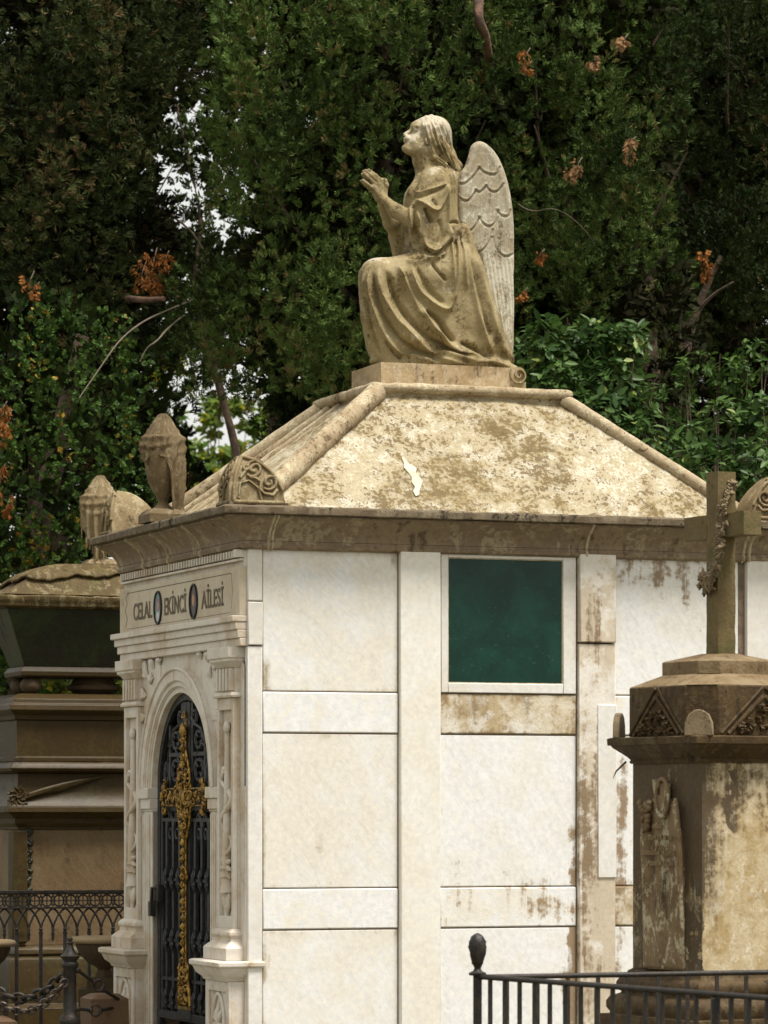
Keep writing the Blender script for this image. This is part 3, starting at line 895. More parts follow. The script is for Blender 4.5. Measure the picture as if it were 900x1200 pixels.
# front wall with arched opening
r_in, spring, half = .42, 1.70, .42
def arch_pts(r, z0, n=24, c=tc_):
    return [(c + r * math.cos(math.pi * i / n), z0 + r * .975 * math.sin(math.pi * i / n)) for i in range(n + 1)]
m = MB()
for (t_a, t_b) in ((.0, tc_ - half), (tc_ + half, W)):
    m.box(-.004, .02, t_a, t_b, .48, spring)
ap = arch_pts(r_in, spring)
vs = []; n = len(ap)
tops = [(W - (W) * i / (n - 1), 2.273) for i in range(n)][::-1]
# strip quads between arch and outer frame
outer = []
for i, (a, b) in enumerate(ap):
    ang = math.pi * i / (n - 1); dx, dz = math.cos(ang), math.sin(ang)
    k = min((W / 2) / abs(dx) if abs(dx) > 1e-6 else 9, (2.273 - spring) / dz if dz > 1e-6 else 9)
    outer.append((tc_ + dx * k, spring + dz * k))
V = [(-.004, a, b) for a, b in ap] + [(-.004, a, b) for a, b in outer] + [(.02, a, b) for a, b in ap] + [(.02, a, b) for a, b in outer]
Fc = []
for i in range(n - 1):
    Fc += [(i, i + 1, n + i + 1, n + i), (2 * n + i, 3 * n + i, 3 * n + i + 1, 2 * n + i + 1), (i, 2 * n + i, 2 * n + i + 1, i + 1)]
m.add(V, Fc)
# fill the two top corners left by the clamp
for sgn in (0, 1):
    ca = [p for p in outer if (p[0] < .0 + 1e-6 if sgn == 0 else p[0] > W - 1e-6)]
    ct = [p for p in outer if abs(p[1] - 2.273) < 1e-6]
    a = max(ca, key=lambda p: p[1]) if ca else None
    b = (min if sgn == 0 else max)(ct, key=lambda p: p[0])
    if a: m.add([(-.004, a[0], a[1]), (-.004, 0 if sgn == 0 else W, 2.273), (-.004, b[0], b[1])], [(0, 1, 2)])
fw = m.build('front_wall', M['front'], tomb, smooth=0)
# archivolt mouldings
m = MB()
for (r0, r1, p) in ((.42, .448, .012), (.448, .474, .024), (.474, .528, .034)):
    A0, A1 = arch_pts(r0, spring, 32), arch_pts(r1, spring, 32); k = len(A0)
    V = [(-p, a, b) for a, b in A0] + [(-p, a, b) for a, b in A1] + [(0, a, b) for a, b in A0] + [(0, a, b) for a, b in A1]
    Fc = []
    for i in range(k - 1):
        Fc += [(i, i + 1, k + i + 1, k + i), (i, 2 * k + i, 2 * k + i + 1, i + 1), (k + i, k + i + 1, 3 * k + i + 1, 3 * k + i)]
    Fc += [(0, k, 3 * k, 2 * k), (k - 1, 3 * k - 1, 4 * k - 1, 2 * k - 1)]
    m.add(V, Fc)
for (r0, rr, p) in ((.448, .006, .014), (.474, .006, .026), (.525, .007, .036)):
    m.tube([(-p, a, b) for a, b in arch_pts(r0, spring, 40)], rr, 7)
m.build('arch_moulding', M['front'], tomb, smooth=35)
# spandrel leaf carving
for sgn in (-1, 1):
    m = MB(); q0, q1 = sorted((tc_ + sgn * .30, tc_ + sgn * .565)); m.box(-.0085, -.003, q0, q1, 1.98, 2.265)
    for (a, b, ln, an) in ((.50, .50, .15, .6), (.53, .42, .13, .2), (.42, .535, .13, 1.2), (.545, .33, .10, -.2), (.33, .55, .10, 1.7), (.47, .47, .09, 2.2), (.52, .53, .10, .9)):
        for q in (-.35, 0, .35):
            c = (tc_ + sgn * (a - .03), 1.70 + b - .01)
            d = (math.cos(an + q) * sgn, math.sin(an + q))
            pts = [(-.010 - .009 * math.sin(math.pi * k / 5), c[0] + d[0] * ln * .6 * k / 5, min(c[1] + d[1] * ln * .6 * k / 5, 2.262)) for k in range(6)]
            m.tube(pts, [.003, .008, .011, .010, .006, .002], 6)
    m.build('spandrel_carving', M['front'], tomb, smooth=60, rough=.001, rs=50)
# imposts and fluted jambs
for (t_a, t_b) in ((.287, .459), (1.291, 1.433)):
    m = MB(); j = MB()
    m.box(-.034, .03, t_a, t_b, 1.652, 1.700); m.box(-.024, .03, t_a, t_b - .004, 1.606, 1.6525); m.box(-.016, .03, t_a, t_b, 1.596, 1.607)
    j.box(-.010, .045, t_a + .004, t_b - .004, .48, 1.5965)
    for k in range(4):
        c = t_b - .022 - k * .026 if t_a > 1 else t_b - .030 - k * .026
        j.box(-.0175, -.0095, c - .0075, c + .0075, .52, 1.585)
    m.build('impost', M['front'], tomb, bevel=.004); j.build('door_jamb', M['front'], tomb, bevel=.002)

# pilasters with capital, torch relief, base, pedestal
def front_pilaster(tc, w=.215):
    a, b = tc - w / 2, tc + w / 2
    p = .035
    sh = MB()
    sh.box(-p + .020, .02, a, b, 1.115, 2.064)                     # sunk field
    for (t_a, t_b, z0, z1) in ((a, a + .025, 1.115, 2.064), (b - .025, b, 1.115, 2.064), (a + .025, b - .025, 2.015, 2.064), (a + .025, b - .025, 1.115, 1.165)):
        sh.box(-p, -p + .0205, t_a, t_b, z0, z1)
    shaft = sh.build('pilaster_shaft', M['front'], tomb, bevel=.003)
    cpm = MB()
    cpm.box(-p + .008, .02, a + .002, b - .002, 2.088, 2.190)
    for k in range(5):
        c = a + .022 + (w - .044) * k / 4
        cpm.box(-p - .010, -p + .0085, c - .011, c + .011, 2.094, 2.186)
    cpm.sweep([(.0, 2.0645), (.012, 2.066), (.014, 2.076), (.006, 2.087), (.0, 2.088)], -p, .0, a, b)
    cpm.sweep([(.0, 2.188), (.004, 2.190), (.012, 2.204), (.026, 2.214), (.026, 2.224), (.033, 2.228), (.033, 2.2725), (.0, 2.2725)], -p, .0, a, b)
    cpm.build('capital', M['front'], tomb, bevel=.002)
    bs = MB()
    bs.sweep([(0, 1.116), (.008, 1.112), (.020, 1.100), (.022, 1.088), (.014, 1.076), (.016, 1.062), (.034, 1.048), (.046, 1.036), (.046, .9855), (0, .9855)], -p, 0, a, b)
    bs.build('pilaster_base', M['front'], tomb, bevel=.002)
    pd = MB()
    pd.sweep([(0, .985), (.062, .985), (.074, .980), (.074, .962), (.062, .955), (.052, .930), (.030, .912), (.026, .900), (0, .900)], -p - .02, 0, a - .02, b + .02)
    a2, b2, q = a - .05, b + .05, p + .035
    pd.box(-q + .012, .02, a2, b2, .49, .8995)
    for (t_a, t_b, z0, z1) in ((a2, a2 + .04, .49, .8995), (b2 - .04, b2, .49, .8995), (a2 + .04, b2 - .04, .855, .8995), (a2 + .04, b2 - .04, .49, .53)):
        pd.box(-q, -q + .0125, t_a, t_b, z0, z1)
    ped = pd.build('pedestal', M['front'], tomb, bevel=.003)
    md = MB()
    md.tube([(-q + .008, tc + .075 * math.cos(x), .715 + .13 * math.sin(x)) for x in np.linspace(0, 2 * math.pi, 25)[:-1]], .009, 7, closed=True)
    for x in np.linspace(0, 2 * math.pi, 9)[:-1]:
        md.tube([(-q + .010, tc, .715), (-q + .002, tc + .03 * math.cos(x), .715 + .05 * math.sin(x)), (-q + .010, tc + .055 * math.cos(x), .715 + .095 * math.sin(x))], [.006, .014, .004], 7)
    md.build('medallion', M['front'], ped, smooth=60)
    # inverted torch with a ribbon wound round it
    tr = MB(); x = -p + .012
    tr.ball((x - .004, tc, 1.945), (.014, .026, .026)); tr.tube([(x, tc, 1.92), (x - .004, tc, 1.56), (x - .006, tc, 1.36)], [.010, .016, .020], 10)
    tr.tube([(x, tc, 1.345), (x, tc, 1.325)], [.034, .034], 12)
    tr.tube([(x - .002, tc, 1.325), (x - .002, tc, 1.275), (x - .002, tc, 1.262)], [.022, .030, .034], 12)
    for k in range(7):
        u = (k - 3) / 3
        tr.tube([(x, tc + u * .020, 1.262), (x - .006, tc + u * .036, 1.235), (x - .004, tc + u * .026 + .008 * math.sin(k * 2), 1.205), (x, tc + u * .006, 1.175 - .01 * (3 - abs(k - 3)) / 3)], [.006, .010, .009, .003], 7)
    rb = []
    for k in range(61):
        u = k / 60; ph = u * 2 * math.pi * 2.2
        rb.append((x - .006 - .010 * math.cos(ph), tc + (.050 if u > .08 else .02 + .03 * u / .08) * math.sin(ph + .5), 1.76 - u * .40))
    tr.tube(rb, [.007 + .006 * math.sin(math.pi * min(1, k / 30)) for k in range(61)], 8)
    tr.tube([(x - .004, tc + .01, 1.77), (x - .006, tc + .035, 1.775), (x - .004, tc + .052, 1.745), (x, tc + .05, 1.70)], .010, 8)
    for q_ in ((-.045, .02), (.045, .015), (-.035, -.055), (.04, -.05), (-.052, -.02), (.055, -.015)):
        tr.tube([(x, tc, 1.375), (x - .008, tc + q_[0] * .6, 1.375 + q_[1] * .7), (x - .002, tc + q_[0], 1.375 + q_[1])], [.010, .013, .005], 7)
    tr.build('torch_relief', M['front'], shaft, smooth=60, rough=.0008, rs=60)
front_pilaster(.178); front_pilaster(1.542)

# ================= wrought iron door =================
MB().box(.12, .13, tc_ - .45, tc_ + .45, .45, 2.15).build('dark_interior', M['dark'], tomb)  # near-black sheet standing in for the unlit inside behind the bars
door = empty('door'); door.parent = tomb
dx = .026
sm = MB()
# outer frame
fr = MB()
O = [(tc_ + half - .002, .56)] + [(tc_ + (a - tc_) * .995, b) for a, b in arch_pts(r_in - .001, spring, 32)] + [(tc_ - half + .002, .56)]
I = [(tc_ + half - .034, .56)] + [(a, b) for a, b in arch_pts(r_in - .034, spring, 32)] + [(tc_ - half + .034, .56)]
k = len(O)
V = [(dx - .012, *p) for p in O] + [(dx - .012, *p) for p in I] + [(dx + .012, *p) for p in O] + [(dx + .012, *p) for p in I]
Fc = []
for i in range(k - 1):
    Fc += [(i, i + 1, k + i + 1, k + i), (2 * k + i, 3 * k + i, 3 * k + i + 1, 2 * k + i + 1), (k + i, k + i + 1, 3 * k + i + 1, 3 * k + i)]
fr.add(V, Fc)
fr.box(dx - .016, dx + .012, tc_ - half + .003, tc_ + half - .003, .690, .725)
fr.box(dx - .022, dx + .012, tc_ - .09, tc_ + .09, .700, .740)
fr.build('door_frame', M['gate_iron'], door, bevel=.002, smooth=0)
for sgn in (-1, 1):
    g = MB()
    def zt(t):      # underside of arch at offset t from centre
        return spring + (r_in - .034) * .975 * math.sqrt(max(0, 1 - (t / (r_in - .034)) ** 2))
    x0, x1 = dx - .007, dx + .007
    def bar(ta, tb, z0, z1, d=.0):
        a, b = sorted((tc_ + sgn * ta, tc_ + sgn * tb)); g.box(x0 - d, x1, a, b, z0, z1)
    bar(.004, .052, .726, zt(.052) - .004, .003)                  # meeting stile
    bar(.355, .3835, .726, spring + .02)
    for t_ in (.112, .205, .300):                     # uprights
        bar(t_ - .013, t_ + .013, .726, 1.56)
    for z in (.745, .865, 1.035, 1.30, 1.56):                     # cross rails
        bar(.052, .355, z - .007, z + .007, .001)
    bar(.052, .355, 1.60, 1.70, .0)
    # solid pierced plate in the arch head, with tracery rings
    bar(.052, .085, 1.70, zt(.085) - .003); bar(.24, .262, 1.70, zt(.262) - .003)
    bar(.085, .24, 1.835, 1.852)
    for (tt, z, a, b) in ((.165, 1.905, .050, .036), (.165, 1.775, .056, .045), (.30, 1.76, .03, .05), (.10, 2.00, .03, .03)):
        g.tube([(dx, tc_ + sgn * tt + a * math.cos(q), z + b * math.sin(q)) for q in np.linspace(0, 2 * math.pi, 17)[:-1]], .010, 6, closed=True)
        for q in (0.78, 2.36, 3.93, 5.5):
            g.tube([(dx, tc_ + sgn * tt + a * math.cos(q), z + b * math.sin(q)), (dx - .003, tc_ + sgn * tt + a * .35 * math.cos(q), z + b * .35 * math.sin(q))], [.012, .004], 6)
    for q in (0, 1):                                              # pointed sub-arches
        c0_ = .158 + q * .095
        for s2 in (-1, 1):
            g.tube([(dx, tc_ + sgn * (c0_ + s2 * .050), 1.46), (dx, tc_ + sgn * (c0_ + s2 * .046), 1.52), (dx, tc_ + sgn * (c0_ + s2 * .022), 1.565), (dx, tc_ + sgn * c0_, 1.59)], .008, 6)
        g.tube([(dx, tc_ + sgn * (c0_ + .022 * math.cos(a)), 1.50 + .022 * math.sin(a)) for a in np.linspace(0, 2 * math.pi, 11)[:-1]], .006, 5, closed=True)
    g.tube([(dx - .004, tc_ + sgn * a, b) for a, b in ((.06, 1.72), (.10, 1.80), (.20, 1.90), (.27, 1.86), (.31, 1.75))], .006, 6)
    g.tube([(dx - .004, tc_ + sgn * a, b) for a, b in ((.06, 2.0), (.12, 1.97), (.20, 1.95), (.27, 1.88))], .008, 6)
    for z in (.775, 1.035, 1.30):                           # fleur ornaments where bars cross
        for t_ in (.112, .205, .300):
            for (u, w_) in ((.020, .012), (-.020, .012)):
                g.tube([(dx - .008, tc_ + sgn * t_, z), (dx - .012, tc_ + sgn * t_ + u * .9, z + .020), (dx - .008, tc_ + sgn * t_ + u * .55, z + .045)], [.008, .007, .003], 5)
                g.tube([(dx - .008, tc_ + sgn * t_, z), (dx - .012, tc_ + sgn * t_ + u * .9, z - .020), (dx - .008, tc_ + sgn * t_ + u * .55, z - .040)], [.008, .007, .003], 5)
            g.tube([(dx - .010, tc_ + sgn * t_, z - .055), (dx - .014, tc_ + sgn * t_, z), (dx - .010, tc_ + sgn * t_, z + .055)], [.002, .010, .002], 6)
    g.build('door_leaf', M['gate_iron'], door, smooth=40)
# pierced plate between the tracery (behind)
pm_ = MB()
for sgn in (-1, 1):
    for (ta, tb, z0, z1) in ((.052, .10, 1.86, 2.02), (.22, .33, 1.60, 1.84), (.052, .33, 1.58, 1.72), (.24, .28, 1.84, 1.93), (.052, .09, 1.72, 1.86)):
        a, b = sorted((tc_ + sgn * ta, tc_ + sgn * tb)); pm_.box(dx + .008, dx + .013, a, b, z0, z1)
pm_.build('pierced_plate', M['gate_iron'], door)
# things seen faintly behind the bars
MB().box(.085, .095, tc_ - .30, tc_ - .02, .9, 1.28).build('inner_glass', simple('dusty_inner_glass', (.05, .06, .06), .25, col2=(.10, .11, .10), sc=6), door)
MB().box(.085, .095, tc_ + .08, tc_ + .33, .74, 1.45).build('inner_slab', simple('inner_pink_slab', (.16, .115, .10), .7, col2=(.06, .045, .04), sc=5), door)
# gilt cross
gx = dx - .018
gm = MB(); rr = random.Random(3)
def gt(pts, r): gm.tube([(gx - q[2] if len(q) > 2 else gx, tc_ + q[0], q[1]) for q in pts], r, 6)
gm.box(gx + .004, gx + .012, tc_ - .012, tc_ + .012, .745, 2.00)
gm.box(gx + .004, gx + .012, tc_ - .27, tc_ + .27, 1.648, 1.670)
for sgn in (-1, 1):
    gt([(sgn * .020, .76), (sgn * .020, 1.50)], .0040); gt([(sgn * .018, 1.80), (sgn * .018, 1.96)], .0040)
for z in (1.695, 1.622):
    gt([(-.265, z), (.265, z)], .0045)
def scroll(c, r, tn, d, a0, th=.006, lift=.006):
    sp = spiral(c, r, tn, d, a0, 16, .003)
    gt([(a, b, lift + .004 * math.sin(i)) for i, (a, b) in enumerate(sp)], [th * (1 - .4 * i / 16) for i in range(len(sp))])
z = .78; i = 0
while z < 1.98:
    wdt = .017
    if z < .95: wdt = .042
    elif 1.53 < z < 1.80: wdt = .066 * (1 - abs(z - 1.66) / .17) + .016
    elif z > 1.93: wdt = .032
    for sgn in (-1, 1):
        scroll((sgn * wdt * .62, z), max(.012, wdt * .55), 1.2, sgn * (1 if i % 2 else -1), rr.uniform(0, 6), .0050 + .0015 * (wdt > .03))
        if wdt > .035: scroll((sgn * wdt * 1.2, z + .01), wdt * .4, 1.1, -sgn, rr.uniform(0, 6))
    gt([(0, z - .02, .004), (rr.uniform(-.008, .008), z, .014), (0, z + .02, .004)], [.003, .010, .003])
    z += .036 if wdt < .03 else .044; i += 1
for sgn in (-1, 1):
    for k in range(6):
        t_ = sgn * (.075 + k * .036)
        scroll((t_, 1.658 + (.014 if k % 2 else -.014)), .020, 1.2, 1 if k % 2 else -1, rr.uniform(0, 6))
    for (dz, q) in ((.065, .285), (-.065, .285), (.0, .315), (.04, .30), (-.04, .30)):
        scroll((sgn * (q - abs(dz) * .3), 1.658 + dz), .020, 1.1, sgn, rr.uniform(0, 6), .007)
    gt([(sgn * .27, 1.72), (sgn * .30, 1.70), (sgn * .315, 1.658), (sgn * .30, 1.615), (sgn * .27, 1.595)], .007)
    gt([(sgn * .02, 1.86), (sgn * .07, 1.78), (sgn * .095, 1.70)], .006); gt([(sgn * .02, 1.46), (sgn * .07, 1.54), (sgn * .095, 1.62)], .006)
    gt([(sgn * .03, 1.30), (sgn * .045, 1.315), (sgn * .03, 1.335)], .008)
    gt([(sgn * .025, .95), (sgn * .055, .93), (sgn * .05, .88), (sgn * .07, .83), (sgn * .085, .76)], .009)
gm.ball((gx - .010, tc_, 1.658), (.012, .035, .035)); gm.ball((gx - .008, tc_, 1.945), (.012, .026, .034))
gt([(0, 2.0), (0, 2.03)], [.016, .004])
gm.box(gx - .004, gx + .010, tc_ - .085, tc_ + .085, .742, .756)
gm.build('gilded_cross', M['gold'], door, smooth=60)
lk = MB().box(dx - .035, dx - .008, tc_ + .335, tc_ + .385, 1.20, 1.275)
lk.tube([(dx - .03, tc_ + .36, 1.26), (dx - .045, tc_ + .39, 1.26), (dx - .045, tc_ + .40, 1.20)], .008, 7)
lk.box(dx - .055, dx - .03, tc_ + .385, tc_ + .42, 1.135, 1.20)
lk.build('lock', M['iron'], door, bevel=.003)
# ================= KNEELING ANGEL =================
AS, AT, AZ = 1.203, .86, 3.548          # statue origin in the mausoleum frame
def AP(cx, cy, t=0.0):
    """profile drawing of the statue (drawing units of about 1 mm) -> statue local point at lateral offset t"""
    px, py = 400 + cx / 3.529, 120 + cy / 3.529
    k = (px - 450) / F; T_ = AT + t
    s = (k * (CY + T_ * CA) - CX + T_ * SA) / (CA - k * SA)
    Y = CY + s * SA + T_ * CA
    return np.array([s - AS, t, EYE + (HOR - py) * Y / F - AZ])
def AI(V):
    """statue local points -> drawing units (inverse of AP), used to lay fold lines over the body"""
    s, t, z = V[:, 0] + AS, V[:, 1] + AT, V[:, 2] + AZ
    X = CX + s * CA - t * SA; Y = CY + s * SA + t * CA
    return np.stack([((X / Y * F + 450) - 400) * 3.529, ((HOR - (z - EYE) * F / Y) - 120) * 3.529], 1)
U = 1.0 / 3.529 * 16.1 / F               # metres per drawing unit

statue = empty('angel_statue', (CX + AS * CA - AT * SA, CY + AS * SA + AT * CA, AZ), A)
tag(statue, 'weathered stone angel kneeling in prayer with folded wings on the roof platform', 'statue')

def PL(pts, t=0.0):
    return [(lambda p: (p[0], p[2]))(AP(a, b, t)) for a, b in pts]

PB = [(*AP(380, 80, -.05), .075, .9), (*AP(430, 130, -.05), .06, .6), (*AP(290, 130, -.03), .035, .7), (*AP(150, 665, -.08), .06, .6), (*AP(560, 1075, -.13), .06, .4), (*AP(375, 280, -.1), .05, .35), (*AP(470, 290, -.05), .05, .4), (*AP(150, 690, 0), .05, .3)]  # pale weathering that also paints highlights on head, shoulders, lap and hem
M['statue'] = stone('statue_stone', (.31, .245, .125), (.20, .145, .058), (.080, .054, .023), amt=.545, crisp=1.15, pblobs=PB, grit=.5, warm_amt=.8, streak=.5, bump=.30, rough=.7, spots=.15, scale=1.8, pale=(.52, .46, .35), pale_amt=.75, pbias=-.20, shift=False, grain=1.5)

def build_angel():
    f = Field((-.50, -.26, -.03), (.40, .26, 1.16), .0034)
    # --- skirt and legs: inflated outlines
    skirt = [(82, 700), (92, 672), (150, 655), (300, 648), (420, 630), (440, 560), (450, 500), (505, 500), (540, 610), (590, 760), (640, 920), (700, 1075), (690, 1100),
             (560, 1104), (420, 1098), (300, 1085), (150, 1068), (128, 1050), (105, 950), (88, 820)]
    f.slab(smooth_poly(PL(skirt), 2), .0, .165, .105, k=.03)
    # near thigh (knee raised), hip and kneeling leg as volumes
    f.path([AP(440, 700, -.07), AP(300, 715, -.085), AP(150, 722, -.075)], [.098, .085, .066], k=.05)
    f.path([AP(150, 722, -.075), AP(150, 880, -.07), AP(175, 1030, -.06)], [.064, .062, .055], k=.05)
    f.path([AP(430, 700, .07), AP(400, 900, .08), AP(420, 1030, .08)], [.10, .09, .07], k=.05)
    f.path([AP(470, 720, -.03), AP(540, 900, -.06), AP(640, 1060, -.05)], [.11, .085, .045], k=.06)
    # --- torso
    torso = [(298, 330), (330, 285), (380, 262), (440, 266), (472, 305), (474, 400), (474, 500), (500, 560), (430, 640), (264, 650), (262, 560), (262, 420), (275, 370)]
    f.slab(smooth_poly(PL(torso), 2), .0, .112, .080, k=.03)
    for sg in (-1, 1):
        f.ell(AP(388, 335, sg * .095), (.056, .050, .062), k=.05)        # shoulders
        f.ell(AP(312, 395, sg * .045), (.040, .042, .045), k=.04)        # chest
    # --- near arm: upper arm, elbow, forearm
    f.path([AP(390, 335, -.112), AP(345, 430, -.135), AP(292, 487, -.128)], [.046, .042, .036], k=.03)
    f.path([AP(292, 480, -.125), AP(232, 452, -.080), AP(186, 407, -.036)], [.034, .030, .0190], k=.02)
    # far arm
    f.path([AP(395, 335, .125), AP(330, 470, .150), AP(262, 580, .120)], [.050, .046, .040], k=.03)
    f.path([AP(262, 575, .115), AP(205, 500, .075), AP(168, 425, .026)], [.038, .032, .021], k=.02)
    # sleeve hanging from the near elbow, and the far one
    slv = [(286, 425), (330, 385), (440, 330), (455, 420), (445, 520), (432, 600), (400, 655), (345, 660), (322, 640), (300, 560), (284, 490)]
    q = smooth_poly(PL(slv, -.10), 2)
    f.slab(q, -.105, .062, .035, k=.02)
    q = smooth_poly(PL(slv, .10), 2)
    f.slab(q, .105, .055, .035, k=.02)
    f.path([AP(222, 560, .11), AP(232, 640, .11)], [.028, .02], k=.03)
    # --- neck and head (face lifted)
    f.path([AP(372, 300, 0), AP(345, 240, 0), AP(340, 190, 0)], [.062, .047, .050], k=.035)
    f.ell(AP(386, 130, 0), (.076, .064, .073), k=.02)                     # skull
    ang = R(-38)
    c_, s_ = math.cos(ang), math.sin(ang)
    f.path([AP(352, 128, 0), AP(302, 170, 0)], [.050, .041], k=.03)        # face mass
    f.path([AP(302, 182, 0), AP(276, 190, 0)], [.035, .023], k=.02)        # jaw
    f.cone(AP(268, 187, 0), AP(266, 189, 0), .0170, .0165, k=.012)         # chin
    f.path([AP(345, 190, -.036), AP(285, 200, -.014)], [.020, .014], k=.02)
    f.path([AP(345, 190, .036), AP(285, 200, .014)], [.020, .014], k=.02)
    f.path([AP(320, 98, -.020), AP(309, 101, 0), AP(320, 98, .020)], [.018, .0185, .018], k=.02)   # brow
    f.path([AP(309, 101, 0), AP(338, 86, 0)], [.018, .024], k=.02)
    f.path([AP(298, 109, 0), AP(267, 130, 0)], [.0080, .0092], k=.010)     # nose
    f.ell(AP(260, 133, 0), (.0070, .0080, .0062), k=.006)
    f.ell(AP(268, 138, -.009), (.0075, .006, .006), k=.005); f.ell(AP(268, 138, .009), (.0075, .006, .006), k=.005)
    for sg in (-1, 1):
        f.cone(AP(302, 112, sg * .030), AP(298, 116, sg * .034), .0125, .0125, k=.008, sub=True)    # eye sockets
        f.ell(AP(308, 113, sg * .0255), (.0100, .0100, .0085), k=.003)                            # lids
        f.path([AP(298, 103, sg * .012), AP(312, 97, sg * .036)], [.0065, .005], k=.008)
    f.cone(AP(275, 150, -.014), AP(275, 150, .014), .0120, .0120, k=.008)
    f.path([AP(263.5, 150, -.010), AP(260, 151, 0), AP(263.5, 150, .010)], [.0042, .0052, .0042], k=.004)   # lips
    f.path([AP(262.5, 161, -.009), AP(259.5, 161, 0), AP(262.5, 161, .009)], [.0042, .0055, .0042], k=.004)
    f.path([AP(262, 156, -.014), AP(257, 156, 0), AP(262, 156, .014)], [.0022, .0026, .0022], k=.002, sub=True)
    f.path([AP(259, 170.5, -.010), AP(253, 170.5, 0), AP(259, 170.5, .010)], [.0045, .006, .0045], k=.006, sub=True)
    # ear
    for sg in (-1, 1):
        f.ell(AP(356, 158, sg * .066), (.014, .006, .020), k=.006)
        f.cone(AP(354, 155, sg * .074), AP(357, 165, sg * .074), .004, .004, k=.004, sub=True)
    # --- hair: cap plus long locks falling down the back
    f.ell(AP(386, 125, 0), (.071, .067, .073), k=.012)
    for sg in (-1, 1):
        f.path([AP(335, 72, sg * .018), AP(350, 100, sg * .055), AP(372, 150, sg * .070), AP(380, 200, sg * .064), AP(430, 240, sg * .05)], [.012, .015, .014, .013, .014], k=.008)
        f.path([AP(352, 66, sg * .02), AP(385, 110, sg * .066), AP(400, 170, sg * .070), AP(440, 225, sg * .052), AP(480, 280, sg * .04)], [.014, .017, .017, .018, .016], k=.008)
        f.path([AP(372, 62, sg * .02), AP(402, 104, sg * .056), AP(416, 170, sg * .055), AP(446, 218, sg * .045), AP(488, 262, sg * .03)], [.014, .019, .019, .018, .016], k=.008)
        f.path([AP(372, 195, sg * .062), AP(385, 228, sg * .066), AP(430, 262, sg * .062), AP(470, 310, sg * .050), AP(482, 370, sg * .045)], [.010, .013, .015, .015, .012], k=.008)
        f.path([AP(452, 290, sg * .062), AP(462, 350, sg * .066), AP(455, 400, sg * .064), AP(465, 460, sg * .058)], [.014, .013, .012, .006], k=.006)
        f.path([AP(480, 300, sg * .045), AP(486, 370, sg * .05), AP(478, 420, sg * .05)], [.014, .012, .007], k=.006)
    f.path([AP(400, 108, 0), AP(418, 165, 0), AP(442, 222, 0), AP(474, 285, 0), AP(478, 380, 0)], [.042, .036, .032, .026, .026], k=.02)
    # --- praying hands
    def H(a, b): return (400 + 0, 0)
    def hp(a, b, t): # hand drawing: 11.25 units per photo pixel from (420,180)
        px, py = 420 + a / 11.25, 180 + b / 11.25
        return AP((px - 400) * 3.529, (py - 120) * 3.529, t)
    for sg, dx_, dy_ in ((-1, 0, 0), (1, -26, 12)):
        o = sg * .0135
        W_ = lambda a, b, t: hp(a + dx_, b + dy_, sg * t)
        f.path([W_(345, 610, .020), W_(300, 560, .015)], [.0185, .0165], k=.012)
        f.path([W_(310, 560, .013), W_(262, 400, .0125)], [.0125, .0115], k=.012)
        f.path([W_(275, 580, .013), W_(200, 430, .0125)], [.0120, .0110], k=.012)
        f.path([W_(345, 560, .013), W_(320, 400, .0125)], [.0120, .0105], k=.012)
        fing = [((312, 372), (225, 285), (138, 212), .0082), ((262, 372), (175, 292), (94, 222), .0086), ((218, 400), (142, 325), (74, 258), .0083), ((178, 452), (118, 400), (58, 345), .0074)]
        for (k0, k1, k2, r_) in fing:
            f.path([W_(*k0, .0125), W_(*k1, .0145), W_(*k2, .0085)], [r_ * 1.15, r_ * 1.02, r_ * .78], k=.0028)
        f.path([W_(352, 520, .014), W_(372, 420, .020), W_(352, 352, .018), W_(318, 338, .013)], [.0115, .0100, .0092, .0075], k=.006)
    # --- foot drape bunch and scroll behind
    f.path([AP(560, 1075, -.115), AP(640, 1088, -.13), AP(715, 1108, -.13)], [.030, .026, .022], k=.04)
    f.path([AP(200, 1082, -.11), AP(430, 1088, -.135), AP(560, 1080, -.125)], [.016, .022, .028], k=.06)
    f.path([AP(175, 1062, -.06), AP(130, 1068, -.06)], [.02, .014], k=.02)
    V, Q = f.mesh()
    V = relax(V, Q, 2, .5)
    N = vnormals(V, Q)
    P = AI(V)
    D = np.zeros(len(V))
    def fold(pts, amp, w, fade=.12, zlim=None):
        nonlocal D
        pts = smooth_poly(pts, 2, closed=False)
        d, t = dist_curve(P, pts)
        tp = np.clip(np.minimum(t, 1 - t) / fade, 0, 1); tp = tp * tp * (3 - 2 * tp)
        D += amp * 1.95 * np.exp(-(d / (w * .92)) ** 1.6) * tp
    r = fold
    # skirt: long sweeping ridges with hollows between them
    for pts, a, w in [
        ([(150, 672), (158, 760), (198, 860), (280, 960), (380, 1030), (480, 1062), (610, 1078)], .017, 15),
        ([(222, 657), (258, 720), (300, 810), (350, 905), (430, 990), (520, 1040), (600, 1062)], .016, 14),
        ([(112, 690), (122, 800), (152, 905), (200, 992), (262, 1052), (420, 1084)], .014, 12),
        ([(290, 662), (300, 735), (345, 810), (430, 864), (456, 838), (470, 720), (462, 600), (450, 520)], .012, 11),
        ([(484, 545), (486, 700), (464, 830)], .010, 9),
        ([(330, 850), (372, 930), (440, 1010), (500, 1045)], .012, 10),
        ([(93, 700), (100, 900), (138, 1050)], .008, 8),
        ([(545, 620), (592, 780), (640, 950), (700, 1078)], .010, 12),
        ([(512, 560), (545, 760), (590, 960), (640, 1062)], .009, 14),
        ([(500, 520), (508, 640), (520, 780)], .007, 8),
        ([(262, 655), (330, 660), (420, 640)], .006, 12),
        ([(560, 1072), (630, 1070), (700, 1098)], .010, 9),
        ([(400, 1060), (500, 1086), (600, 1088)], .008, 8),
        ]: r(pts, a, w)
